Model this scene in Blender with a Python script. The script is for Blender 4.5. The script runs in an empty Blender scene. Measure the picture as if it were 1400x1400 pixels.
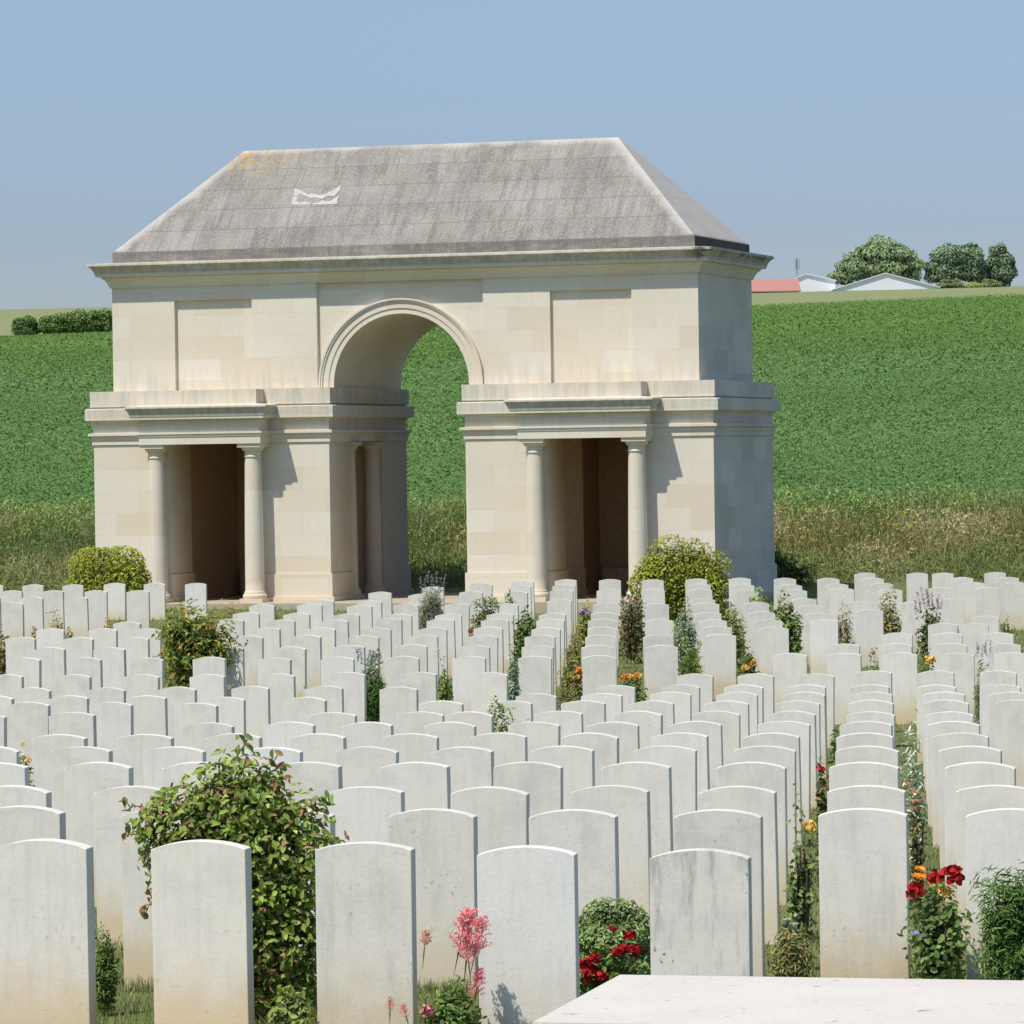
import bpy, bmesh, math, random
import numpy as np
from mathutils import Vector, Matrix
R = math.radians
random.seed(7)
rng = np.random.default_rng(11)
SC = bpy.context.scene
COL = SC.collection

# ------------------------------------------------------------------ camera
CAM = np.array([0.0, 0.0, 3.0])
FPX = 6000.0                                   # focal length in pixels of a 1400 px wide frame
PITCH, ROLL = math.atan(80 / 6000), 0.015
_F = np.array([0, math.cos(PITCH), -math.sin(PITCH)])
_U = np.array([0, math.sin(PITCH), math.cos(PITCH)])
_R = np.array([1.0, 0, 0])
CX = math.cos(ROLL) * _R - math.sin(ROLL) * _U
CY = math.sin(ROLL) * _R + math.cos(ROLL) * _U

def at(x, y, Y):
    """the world point at distance Y that the photograph shows at pixel (x, y)"""
    d = _F + CX * (x - 700) / FPX + CY * (700 - y) / FPX
    return CAM + d * (Y / d[1])

def make_camera():
    cd = bpy.data.cameras.new('camera')
    cd.sensor_width = 36
    cd.lens = FPX / 1400 * 36
    cd.clip_start, cd.clip_end = 0.5, 6000
    cam = bpy.data.objects.new('camera', cd)
    m = Matrix.Identity(4)
    for i, a in enumerate((CX, CY, -_F)):
        for j in range(3):
            m[j][i] = a[j]
    m.translation = Vector(CAM)
    cam.matrix_world = m
    COL.objects.link(cam)
    SC.camera = cam
make_camera()

# ------------------------------------------------------------------ light
SUN_EL, SUN_AZ = 60.0, 42.0                    # the light travels SUN_AZ degrees to the right of the view
w = bpy.data.worlds.new('World'); SC.world = w; w.use_nodes = True
nt = w.node_tree; nt.nodes.clear()
sky = nt.nodes.new('ShaderNodeTexSky'); sky.sky_type = 'NISHITA'; sky.sun_disc = False
sky.sun_elevation = R(SUN_EL); sky.sun_rotation = R(180 + SUN_AZ)
sky.air_density = 1.0; sky.dust_density = 0.3; sky.ozone_density = 2.0
tint = nt.nodes.new('ShaderNodeMix'); tint.data_type = 'RGBA'; tint.blend_type = 'MULTIPLY'
tint.inputs[0].default_value = 1.0
# hazy summer sky: paler low down, unseen part overhead brightened as added fill light
tcw = nt.nodes.new('ShaderNodeTexCoord'); sxw = nt.nodes.new('ShaderNodeSeparateXYZ'); crw = nt.nodes.new('ShaderNodeValToRGB')
nt.links.new(tcw.outputs['Generated'], sxw.inputs[0]); nt.links.new(sxw.outputs[2], crw.inputs[0])
for i_, (p_, c_) in enumerate(((0.0, (.62, .655, .86)), (0.052, (.64, .69, .915)), (0.10, (.84, .865, 1.01)), (0.35, (1.66, 1.58, 1.56)))):
    e_ = crw.color_ramp.elements[i_] if i_ < 2 else crw.color_ramp.elements.new(p_)
    e_.position = p_; e_.color = (*c_, 1)
nt.links.new(crw.outputs[0], tint.inputs[7])
bg = nt.nodes.new('ShaderNodeBackground'); bg.inputs[1].default_value = 0.10
out = nt.nodes.new('ShaderNodeOutputWorld')
nt.links.new(sky.outputs[0], tint.inputs[6]); nt.links.new(tint.outputs[2], bg.inputs[0]); nt.links.new(bg.outputs[0], out.inputs[0])
sd = bpy.data.lights.new('sun', 'SUN'); sd.energy = 4.75; sd.angle = R(0.55); sd.color = (1.0, 0.935, 0.835)
so = bpy.data.objects.new('sun', sd); COL.objects.link(so)
L = Vector((math.sin(R(SUN_AZ)) * math.cos(R(SUN_EL)), math.cos(R(SUN_AZ)) * math.cos(R(SUN_EL)), -math.sin(R(SUN_EL))))
so.rotation_euler = L.to_track_quat('-Z', 'Y').to_euler(); so.location = (-30, -20, 60)
SC.view_settings.view_transform = 'Standard'; SC.view_settings.look = 'None'
SC.view_settings.exposure = 0; SC.view_settings.gamma = 1
SC.cycles.max_bounces = 8; SC.cycles.diffuse_bounces = 5; SC.cycles.transparent_max_bounces = 4

# ------------------------------------------------------------------ materials
class MT:
    """a small wrapper that writes node materials"""
    def __init__(s, name):
        s.m = bpy.data.materials.new(name); s.m.use_nodes = True
        s.t = s.m.node_tree; s.b = s.t.nodes['Principled BSDF']
        s.b.inputs['Roughness'].default_value = 0.85
        s.b.inputs['Specular IOR Level'].default_value = 0.25
    def n(s, kind, **kw):
        x = s.t.nodes.new('ShaderNode' + kind)
        for k, v in kw.items(): setattr(x, k, v)
        return x
    def l(s, a, b): s.t.links.new(a, b)
    def val(s, sock, v):
        if hasattr(v, 'is_output'): s.l(v, sock)
        else: sock.default_value = v
    def math(s, op, a, b=0.0, c=0.0, clamp=False):
        x = s.n('Math', operation=op, use_clamp=clamp)
        for i, v in enumerate((a, b, c)): s.val(x.inputs[i], v)
        return x.outputs[0]
    def mix(s, f, a, b, mode='MIX'):
        x = s.n('Mix', data_type='RGBA', blend_type=mode)
        s.val(x.inputs[0], f)
        for i, v in ((6, a), (7, b)):
            s.val(x.inputs[i], v if hasattr(v, 'is_output') else (*v, 1))
        return x.outputs[2]
    def noise(s, vec, scale, detail=4, rough=0.55, out=0):
        x = s.n('TexNoise'); s.l(vec, x.inputs['Vector'])
        x.inputs['Scale'].default_value = scale; x.inputs['Detail'].default_value = detail; x.inputs['Roughness'].default_value = rough
        return x.outputs[out]
    def ramp(s, f, a, b, inter='LINEAR'):
        x = s.n('MapRange', clamp=True); s.l(f, x.inputs[0])
        x.inputs[1].default_value = a; x.inputs[2].default_value = b
        if inter != 'LINEAR': x.interpolation_type = inter
        return x.outputs[0]
    def scale(s, vec, sx, sy, sz):
        x = s.n('Mapping'); s.l(vec, x.inputs[0]); x.inputs[3].default_value = (sx, sy, sz)
        return x.outputs[0]
    def bump(s, h, strength=0.3, dist=0.02):
        x = s.n('Bump'); s.l(h, x.inputs['Height']); x.inputs['Strength'].default_value = strength; x.inputs['Distance'].default_value = dist
        s.l(x.outputs[0], s.b.inputs['Normal'])
    def color(s, c): s.val(s.b.inputs['Base Color'], c if hasattr(c, 'is_output') else (*c, 1))

def headstone_material():
    M = MT('headstone_limestone')
    tc = M.n('TexCoord').outputs['Object']; oi = M.n('ObjectInfo')
    sh = M.n('VectorMath', operation='ADD'); M.l(tc, sh.inputs[0])
    cb = M.n('CombineXYZ'); M.l(M.math('MULTIPLY', oi.outputs['Random'], 37), cb.inputs[0]); M.l(M.math('MULTIPLY', oi.outputs['Random'], 91), cb.inputs[2])
    M.l(cb.outputs[0], sh.inputs[1]); v = sh.outputs[0]
    c = M.mix(oi.outputs['Random'], (0.700, 0.670, 0.600), (0.745, 0.705, 0.618))
    wh = M.n('Attribute', attribute_type='OBJECT', attribute_name='clean').outputs['Fac']
    c = M.mix(wh, c, (0.765, 0.755, 0.715))
    big = M.noise(v, 5.5, 6, 0.68)
    sx = M.n('SeparateXYZ'); M.l(tc, sx.inputs[0])
    r2 = M.math('FRACT', M.math('MULTIPLY', oi.outputs['Random'], 7.31))
    c = M.mix(M.math('MULTIPLY', r2, .16), c, (0.52, 0.505, 0.46))
    hi_ = M.math('ADD', M.math('MULTIPLY', r2, 0.7), M.math('MULTIPLY', M.ramp(sx.outputs[2], 0.35, 0.75), 0.65))
    grey = M.math('MULTIPLY', M.math('MULTIPLY', M.ramp(big, 0.45, 0.62), hi_), M.math('SUBTRACT', 0.44, M.math('MULTIPLY', wh, 0.36)))
    c = M.mix(grey, c, (0.51, 0.50, 0.465))
    strk = M.noise(M.scale(v, 22, 22, 2.2), 1.0, 3, 0.6)
    c = M.mix(M.math('MULTIPLY', M.ramp(strk, 0.50, 0.75), 0.30), c, (0.47, 0.465, 0.44))
    fine = M.noise(v, 70, 3, 0.7)
    c = M.mix(M.math('MULTIPLY', M.ramp(fine, 0.52, 0.8), 0.22), c, (0.42, 0.42, 0.40))
    # damp, yellowish foot of the stone
    zz = M.math('ADD', sx.outputs[2], M.math('MULTIPLY', M.math('SUBTRACT', M.noise(v, 6, 4), 0.5), 0.30))
    foot = M.math('MULTIPLY', M.ramp(zz, 0.40, 0.04, 'SMOOTHSTEP'), M.math('ADD', 0.42, M.math('MULTIPLY', oi.outputs['Random'], 0.55)))
    c = M.mix(foot, c, (0.60, 0.48, 0.30))
    # lichen near the top and dark specks
    sp = M.n('Attribute', attribute_type='OBJECT', attribute_name='specks').outputs['Fac']
    vo = M.noise(v, 42, 2, 0.5)
    msk = M.ramp(M.noise(v, 5, 2), 0.50, 0.62)
    s1 = M.math('MULTIPLY', M.ramp(vo, 0.61, 0.70), M.math('MULTIPLY', msk, M.math('ADD', 0.16, M.math('MULTIPLY', sp, 0.75))))
    c = M.mix(s1, c, (0.15, 0.15, 0.145))
    s2 = M.math('MULTIPLY', M.math('MULTIPLY', M.ramp(M.noise(M.scale(v, 16, 16, 3), 1.0, 4, .7), 0.5, 0.72), sp), 0.75)
    c = M.mix(s2, c, (0.27, 0.27, 0.255))
    M.color(c)
    M.b.inputs['Roughness'].default_value = 0.9
    M.bump(M.math('ADD', M.math('MULTIPLY', fine, 0.6), big), 0.25, 0.006)
    return M.m

def ashlar_material(name='ashlar_limestone', base=(0.70, 0.650, 0.545), warm=(0.63, 0.535, 0.385), grey=(0.42, 0.41, 0.38)):
    M = MT(name)
    tc = M.n('TexCoord').outputs['Object']
    sx = M.n('SeparateXYZ'); M.l(tc, sx.inputs[0])
    cb = M.n('CombineXYZ'); M.l(M.math('ADD', sx.outputs[0], M.math('MULTIPLY', sx.outputs[1], 0.93)), cb.inputs[0]); M.l(M.math('SUBTRACT', sx.outputs[2], 0.34 + 0.02), cb.inputs[1])
    br = M.n('TexBrick'); M.l(cb.outputs[0], br.inputs['Vector'])
    br.inputs['Scale'].default_value = 1; br.inputs['Brick Width'].default_value = 0.92; br.inputs['Row Height'].default_value = 0.407
    br.inputs['Mortar Size'].default_value = 0.005; br.inputs['Mortar Smooth'].default_value = 0.3; br.inputs['Bias'].default_value = -0.18
    br.inputs['Color1'].default_value = (0, 0, 0, 1); br.inputs['Color2'].default_value = (1, 1, 1, 1); br.inputs['Mortar'].default_value = (0.1, 0.1, 0.1, 1)
    c = M.mix(M.math('MULTIPLY', br.outputs['Color'], 0.80), base, warm)
    n1 = M.noise(tc, 0.9, 5, 0.6)
    c = M.mix(M.math('MULTIPLY', M.ramp(n1, 0.42, 0.75), 0.35), c, (0.60, 0.55, 0.45))
    n2 = M.noise(tc, 14, 4, 0.65)
    c = M.mix(M.math('MULTIPLY', M.ramp(n2, 0.5, 0.8), 0.18), c, (0.45, 0.41, 0.33))
    c = M.mix(M.math('MULTIPLY', br.outputs['Fac'], 0.24), c, (0.36, 0.31, 0.23))
    # rain streaks and algae on the ledges
    st = M.noise(M.scale(tc, 9, 9, 0.8), 1.0, 4, 0.65)
    led = M.math('MULTIPLY', M.ramp(sx.outputs[2], 3.35, 4.25), M.ramp(sx.outputs[2], 4.75, 4.2))
    cor = M.ramp(sx.outputs[2], 6.25, 6.6)
    top = M.math('MAXIMUM', led, cor)
    c = M.mix(M.math('MULTIPLY', M.ramp(st, 0.42, 0.66), M.math('MULTIPLY', top, 0.62)), c, grey)
    c = M.mix(M.math('MULTIPLY', M.ramp(st, 0.55, 0.8), 0.22), c, (0.48, 0.45, 0.38))
    band = lambda z0, z1: M.math('MULTIPLY', M.ramp(sx.outputs[2], z0 - .01, z0 + .01), M.ramp(sx.outputs[2], z1 + .01, z1 - .01))
    cym = M.math('MAXIMUM', band(6.45, 6.60), M.math('MULTIPLY', band(3.77, 3.93), M.ramp(sx.outputs[1], -.10, -.16)))
    c = M.mix(M.math('MULTIPLY', cym, M.math('ADD', 0.45, M.math('MULTIPLY', M.ramp(st, .4, .6), 0.3))), c, (0.30, 0.295, 0.265))
    crn = M.math('MULTIPLY', M.math('MULTIPLY', M.ramp(sx.outputs[0], 5.45, 5.75), M.ramp(sx.outputs[2], 6.38, 6.46)), M.ramp(M.noise(tc, 4.5, 5, .75), 0.44, 0.56))
    c = M.mix(M.math('MULTIPLY', crn, 0.85), c, (0.10, 0.085, 0.07))
    foot = M.math('MULTIPLY', M.ramp(M.math('ADD', sx.outputs[2], M.math('MULTIPLY', n1, 0.5)), 1.35, 0.5), 0.5)
    c = M.mix(foot, c, (0.62, 0.50, 0.36))
    # the right end faces are greyer, block by block
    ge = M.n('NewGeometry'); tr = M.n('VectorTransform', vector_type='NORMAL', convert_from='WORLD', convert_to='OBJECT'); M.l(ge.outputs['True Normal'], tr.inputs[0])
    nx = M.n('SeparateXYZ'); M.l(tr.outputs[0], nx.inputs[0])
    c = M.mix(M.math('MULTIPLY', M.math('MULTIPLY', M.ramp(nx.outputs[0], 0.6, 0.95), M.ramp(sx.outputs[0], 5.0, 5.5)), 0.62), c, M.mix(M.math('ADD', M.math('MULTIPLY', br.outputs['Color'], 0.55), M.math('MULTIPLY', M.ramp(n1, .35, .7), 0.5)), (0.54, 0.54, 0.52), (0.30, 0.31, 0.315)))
    # insides of the piers and passage: aged brown, with their shade painted in
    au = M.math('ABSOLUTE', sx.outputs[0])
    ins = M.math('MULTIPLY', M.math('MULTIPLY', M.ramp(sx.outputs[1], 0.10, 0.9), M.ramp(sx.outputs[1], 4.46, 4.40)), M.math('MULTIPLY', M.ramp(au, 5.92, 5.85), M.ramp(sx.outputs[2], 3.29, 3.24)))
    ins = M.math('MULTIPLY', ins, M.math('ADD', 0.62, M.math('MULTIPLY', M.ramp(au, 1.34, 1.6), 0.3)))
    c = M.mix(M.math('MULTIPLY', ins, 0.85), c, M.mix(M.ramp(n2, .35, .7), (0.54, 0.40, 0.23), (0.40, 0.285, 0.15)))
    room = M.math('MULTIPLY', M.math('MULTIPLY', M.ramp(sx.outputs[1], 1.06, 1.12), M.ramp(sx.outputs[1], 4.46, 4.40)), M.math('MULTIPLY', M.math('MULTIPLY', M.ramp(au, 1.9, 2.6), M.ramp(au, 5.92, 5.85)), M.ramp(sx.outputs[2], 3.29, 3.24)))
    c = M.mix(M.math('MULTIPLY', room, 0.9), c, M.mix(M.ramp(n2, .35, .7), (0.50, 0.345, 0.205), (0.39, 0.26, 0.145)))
    thr = M.math('MULTIPLY', M.math('MULTIPLY', M.ramp(au, 1.75, 1.6), M.ramp(sx.outputs[2], 4.3, 4.2)), M.ramp(sx.outputs[1], 0.05, 0.9))  # passage: streaked grey, with shade painted darker towards its rear
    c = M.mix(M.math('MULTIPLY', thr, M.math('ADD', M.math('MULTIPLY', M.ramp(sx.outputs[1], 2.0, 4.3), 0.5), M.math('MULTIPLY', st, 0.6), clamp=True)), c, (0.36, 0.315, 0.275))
    M.color(c); M.b.inputs['Roughness'].default_value = 0.92
    h = M.math('SUBTRACT', M.math('MULTIPLY', n2, 0.3), M.math('MULTIPLY', br.outputs['Fac'], 0.3))
    M.bump(h, 0.25, 0.01)
    return M.m

def roof_material():
    M = MT('weathered_roof_stone')
    tc = M.n('TexCoord').outputs['Object']
    sx = M.n('SeparateXYZ'); M.l(tc, sx.inputs[0])
    ge = M.n('NewGeometry'); tr = M.n('VectorTransform', vector_type='NORMAL', convert_from='WORLD', convert_to='OBJECT'); M.l(ge.outputs['True Normal'], tr.inputs[0])
    nx = M.n('SeparateXYZ'); M.l(tr.outputs[0], nx.inputs[0])
    fs = M.math('GREATER_THAN', M.math('ABSOLUTE', nx.outputs[0]), 0.5)
    cb = M.n('CombineXYZ'); M.l(M.math('ADD', M.math('MULTIPLY', sx.outputs[0], M.math('SUBTRACT', 1.0, fs)), M.math('MULTIPLY', sx.outputs[1], fs)), cb.inputs[0]); M.l(M.math('SUBTRACT', sx.outputs[2], 6.85), cb.inputs[1])
    br = M.n('TexBrick'); M.l(cb.outputs[0], br.inputs['Vector'])
    br.inputs['Scale'].default_value = 1; br.inputs['Brick Width'].default_value = 1.15; br.inputs['Row Height'].default_value = 0.39
    br.inputs['Mortar Size'].default_value = 0.008; br.inputs['Mortar Smooth'].default_value = 0.5
    br.inputs['Color1'].default_value = (0, 0, 0, 1); br.inputs['Color2'].default_value = (1, 1, 1, 1); br.inputs['Mortar'].default_value = (0.5, 0.5, 0.5, 1)
    n1 = M.noise(tc, 1.1, 5, 0.65)
    st = M.noise(M.scale(tc, 7, 1.0, 0.8), 1.0, 6, 0.72)
    fine = M.noise(tc, 28, 5, 0.75)
    c = M.mix(M.ramp(n1, 0.30, 0.70), (0.20, 0.182, 0.157), (0.32, 0.300, 0.268))
    c = M.mix(M.math('MULTIPLY', M.ramp(st, 0.46, 0.62), 0.68), c, (0.135, 0.124, 0.110))
    c = M.mix(M.math('MULTIPLY', M.ramp(fine, 0.50, 0.66), 0.50), c, (0.52, 0.50, 0.45))
    c = M.mix(M.math('MULTIPLY', M.ramp(M.noise(tc, 40, 4, 0.7), 0.53, 0.68), 0.6), c, (0.10, 0.092, 0.088))
    c = M.mix(M.math('MULTIPLY', br.outputs['Color'], 0.20), c, (0.40, 0.38, 0.35))
    c = M.mix(M.math('MULTIPLY', br.outputs['Fac'], 0.48), c, (0.13, 0.118, 0.105))
    # pale washed ridge and hips, orange lichen by the left end of the ridge, dark algae on the eaves block
    zn = M.math('ADD', sx.outputs[2], M.math('MULTIPLY', n1, 0.25))
    c = M.mix(M.math('MULTIPLY', M.ramp(zn, 8.82, 8.93), 0.55), c, (0.62, 0.59, 0.52))
    hip = M.math('SUBTRACT', M.math('ABSOLUTE', sx.outputs[0]), M.math('SUBTRACT', 5.60, M.math('MULTIPLY', M.math('SUBTRACT', sx.outputs[2], 6.85), 0.99)))
    hip = M.ramp(M.math('ADD', hip, M.math('MULTIPLY', n1, 0.3)), -0.10, 0.12)
    c = M.mix(M.math('MULTIPLY', M.math('MULTIPLY', hip, M.ramp(sx.outputs[2], 6.86, 6.9)), 0.55), c, (0.60, 0.57, 0.52))
    dx = M.math('SUBTRACT', sx.outputs[0], -3.45); dz = M.math('SUBTRACT', sx.outputs[2], 8.62)
    dd = M.math('SQRT', M.math('ADD', M.math('MULTIPLY', M.math('MULTIPLY', dx, dx), 0.35), M.math('MULTIPLY', M.math('MULTIPLY', dz, dz), 4.0)))
    li = M.math('MULTIPLY', M.ramp(dd, 0.75, 0.1), M.ramp(M.noise(tc, 9, 4, 0.7), 0.46, 0.60))
    c = M.mix(M.math('MULTIPLY', li, 0.9), c, (0.42, 0.27, 0.09))
    li2 = M.math('MULTIPLY', M.ramp(sx.outputs[2], 8.35, 8.7), M.ramp(M.noise(tc, 3.3, 5, 0.75), 0.58, 0.70))
    c = M.mix(M.math('MULTIPLY', li2, 0.55), c, (0.47, 0.33, 0.16))
    eav = M.math('MULTIPLY', M.ramp(sx.outputs[2], 6.87, 6.83), M.ramp(M.noise(M.scale(tc, 2.0, 2.0, 5), 1.0, 4, .7), 0.38, 0.56))
    c = M.mix(M.math('MULTIPLY', eav, 0.55), c, (0.13, 0.122, 0.115))
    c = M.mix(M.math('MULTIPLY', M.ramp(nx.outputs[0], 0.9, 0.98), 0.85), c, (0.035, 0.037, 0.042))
    M.color(c); M.b.inputs['Roughness'].default_value = 0.95
    M.bump(M.math('SUBTRACT', fine, M.math('MULTIPLY', br.outputs['Fac'], 0.7)), 0.5, 0.015)
    return M.m

def plain_material(name, c, rough=0.85, var=0.25, scale=6.0):
    M = MT(name); tc = M.n('TexCoord').outputs['Object']
    n = M.noise(tc, scale, 4, 0.6)
    M.color(M.mix(M.math('MULTIPLY', M.ramp(n, 0.35, 0.7), var), c, tuple(x * 0.55 for x in c)))
    M.b.inputs['Roughness'].default_value = rough
    return M.m

def slab_material():
    M = MT('pale_slab_stone'); tc = M.n('TexCoord').outputs['Object']
    c = M.mix(M.ramp(M.noise(tc, 2.2, 6, .65), .35, .65), (0.60, 0.57, 0.515), (0.57, 0.525, 0.465))
    c = M.mix(M.math('MULTIPLY', M.ramp(M.noise(tc, 34, 4, .7), .5, .7), .30), c, (0.50, 0.46, 0.42))
    c = M.mix(M.math('MULTIPLY', M.ramp(M.noise(tc, 18, 2, .5), .68, .74), .7), c, (0.22, 0.19, 0.16))
    sx = M.n('SeparateXYZ'); M.l(tc, sx.inputs[0])
    jt = M.math('LESS_THAN', M.math('ABSOLUTE', M.math('SUBTRACT', M.math('MODULO', M.math('ADD', sx.outputs[0], .62), 1.21), .6)), .0022)
    M.color(c); M.bump(M.noise(tc, 26, 5, .7), .35, .006)
    return M.m

def leaf_material(name='leaf', trans=0.28, rough=0.6, spec=0.16):
    M = MT(name)
    a = M.n('Attribute', attribute_type='GEOMETRY', attribute_name='tone')
    M.color(a.outputs['Color']); M.b.inputs['Roughness'].default_value = rough; M.b.inputs['Specular IOR Level'].default_value = spec
    tr = M.n('BsdfTranslucent'); M.l(M.mix(1.0, a.outputs['Color'], (1.0, 1.05, 0.55), 'MULTIPLY'), tr.inputs[0])
    mx = M.n('MixShader'); mx.inputs[0].default_value = trans
    M.l(M.b.outputs[0], mx.inputs[1]); M.l(tr.outputs[0], mx.inputs[2])
    M.l(mx.outputs[0], M.t.nodes['Material Output'].inputs[0])
    return M.m

def ground_material(name, c1, c2, c3, s1, s2, s3=None, bump=0.4):
    M = MT(name); tc = M.n('TexCoord').outputs['Object']
    a = M.noise(tc, s1, 5, 0.6); b = M.noise(tc, s2, 4, 0.7)
    c = M.mix(M.ramp(a, 0.35, 0.65), c1, c2); c = M.mix(M.ramp(b, 0.45, 0.7), c, c3)
    M.color(c); M.b.inputs['Roughness'].default_value = 0.95; M.b.inputs['Specular IOR Level'].default_value = 0.1
    M.bump(b, bump, 0.05)
    return M.m

MAT = dict(
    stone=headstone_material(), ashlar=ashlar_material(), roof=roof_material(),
    patch=plain_material('fresh_mortar', (0.53, 0.515, 0.475), 0.9, 0.7, 16),
    leaf=leaf_material(), petal=leaf_material('petal', 0.22, 0.6, 0.2), blade=leaf_material('grass_blade', 0.25, 0.6, 0.2), crop=leaf_material('crop_leaf', 0.18, 0.65, 0.12),
    far=leaf_material('far_leaf', 0.05, 0.8, 0.1),
    wood=plain_material('stem_wood', (0.10, 0.075, 0.05), 0.9),
    lawn=ground_material('lawn_turf', (0.105, 0.142, 0.042), (0.135, 0.16, 0.056), (0.17, 0.16, 0.075), 0.8, 9),
    soil=ground_material('field_soil', (0.055, 0.105, 0.028), (0.065, 0.12, 0.032), (0.08, 0.14, 0.042), 0.35, 4.0),
    hill=ground_material('distant_pasture', (0.20, 0.235, 0.105), (0.24, 0.25, 0.125), (0.18, 0.23, 0.09), 0.02, 0.3, bump=0.0),
    paving=plain_material('paving_stone', (0.45, 0.39, 0.29), 0.9, 0.35, 3),
    slab=slab_material(),
    red_roof=plain_material('red_tile', (0.43, 0.20, 0.17), 0.9, 0.1, .3), white=plain_material('white_sheet', (0.74, 0.76, 0.80), 0.7, 0.05, .2),
    metal=plain_material('grey_metal', (0.22, 0.25, 0.29), 0.6, 0.1, 1),
)

# ------------------------------------------------------------------ object helpers
def link(name, mesh, mat=None, parent=None, loc=None):
    o = bpy.data.objects.new(name, mesh); COL.objects.link(o)
    if mat is not None and not mesh.materials: mesh.materials.append(mat)
    if parent is not None: o.parent = parent
    if loc is not None: o.location = loc
    return o

def empty(name, loc, rz=0.0):
    o = bpy.data.objects.new(name, None); COL.objects.link(o); o.location = loc; o.rotation_euler = (0, 0, rz); o.empty_display_size = 0.2
    return o

def tag(o, label=None, cat=None, group=None, kind=None):
    if label: o['label'] = label
    if cat: o['category'] = cat
    if group: o['group'] = group
    if kind: o['kind'] = kind
    return o

def bm_done(bm, name, mat, parent=None, smooth=None, loc=None):
    bmesh.ops.recalc_face_normals(bm, faces=bm.faces)
    me = bpy.data.meshes.new(name); bm.to_mesh(me); bm.free()
    if smooth is not None:
        me.polygons.foreach_set('use_smooth', [True] * len(me.polygons)); me.set_sharp_from_angle(angle=R(smooth))
    return link(name, me, mat, parent, loc)

def box(bm, x0, x1, y0, y1, z0, z1):
    vs = [bm.verts.new(p) for p in ((x0, y0, z0), (x1, y0, z0), (x1, y1, z0), (x0, y1, z0), (x0, y0, z1), (x1, y0, z1), (x1, y1, z1), (x0, y1, z1))]
    for f in ((0, 3, 2, 1), (4, 5, 6, 7), (0, 1, 5, 4), (1, 2, 6, 5), (2, 3, 7, 6), (3, 0, 4, 7)): bm.faces.new([vs[i] for i in f])

def prism(bm, pts, a, b, axis):
    """extrude a closed 2-D polygon from a to b along axis 'y' (pts are x, z) or 'z' (pts are x, y)"""
    mk = (lambda p, t: (p[0], t, p[1])) if axis == 'y' else (lambda p, t: (p[0], p[1], t))
    A = [bm.verts.new(mk(p, a)) for p in pts]; B = [bm.verts.new(mk(p, b)) for p in pts]
    bm.faces.new(A); bm.faces.new(B[::-1])
    n = len(pts)
    for i in range(n): bm.faces.new((A[i], B[i], B[(i + 1) % n], A[(i + 1) % n]))

def offset_poly(pts, e):
    """grow a rectilinear polygon by e"""
    n = len(pts); area = sum(pts[i][0] * pts[(i + 1) % n][1] - pts[(i + 1) % n][0] * pts[i][1] for i in range(n))
    sg = 1 if area > 0 else -1; o = []
    for i in range(n):
        p, q, r = pts[i - 1], pts[i], pts[(i + 1) % n]
        d1 = ((q[0] - p[0]), (q[1] - p[1])); d2 = ((r[0] - q[0]), (r[1] - q[1]))
        l1 = math.hypot(*d1); l2 = math.hypot(*d2)
        n1 = (d1[1] / l1 * sg, -d1[0] / l1 * sg); n2 = (d2[1] / l2 * sg, -d2[0] / l2 * sg)
        o.append((q[0] + (n1[0] + n2[0]) * e, q[1] + (n1[1] + n2[1]) * e))
    return o

def lathe(bm, prof, cx, cy, seg=32):
    rings = []
    for r, z in prof:
        rings.append([bm.verts.new((cx + r * math.cos(2 * math.pi * i / seg), cy + r * math.sin(2 * math.pi * i / seg), z)) for i in range(seg)])
    for a, b in zip(rings, rings[1:]):
        for i in range(seg): bm.faces.new((a[i], a[(i + 1) % seg], b[(i + 1) % seg], b[i]))
    bm.faces.new(rings[0][::-1]); bm.faces.new(rings[-1])

def sweep_rect(bm, x0, x1, y0, y1, prof, cap=True, sides=('f', 'r', 'b', 'l')):
    """a moulding profile of (offset, z) run round a rectangle with mitred corners"""
    loops = []
    for e, z in prof:
        loops.append([bm.verts.new(p) for p in ((x0 - e, y0 - e, z), (x1 + e, y0 - e, z), (x1 + e, y1 + e, z), (x0 - e, y1 + e, z))])
    for a, b in zip(loops, loops[1:]):
        for i in range(4): bm.faces.new((a[i], a[(i + 1) % 4], b[(i + 1) % 4], b[i]))
    if cap:
        bm.faces.new(loops[0][::-1]); bm.faces.new(loops[-1])

def raw_mesh(name, V, F, tone=None):
    """V (n,3) points, F (m,k) faces, tone (n,3) vertex colours"""
    V = np.ascontiguousarray(V, dtype=np.float32); F = np.ascontiguousarray(F, dtype=np.int32)
    me = bpy.data.meshes.new(name); k = F.shape[1]
    me.vertices.add(len(V)); me.vertices.foreach_set('co', V.ravel())
    me.loops.add(F.size); me.loops.foreach_set('vertex_index', F.ravel())
    me.polygons.add(len(F)); me.polygons.foreach_set('loop_start', np.arange(0, F.size, k, dtype=np.int32))
    if tone is not None:
        at_ = me.attributes.new('tone', 'FLOAT_COLOR', 'POINT')
        at_.data.foreach_set('color', np.concatenate([np.clip(tone, 0, 1), np.ones((len(V), 1))], 1).astype(np.float32).ravel())
    me.update(calc_edges=True); me.validate()
    return me

def unit(a): return a / np.maximum(np.linalg.norm(a, axis=-1, keepdims=True), 1e-9)

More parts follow.
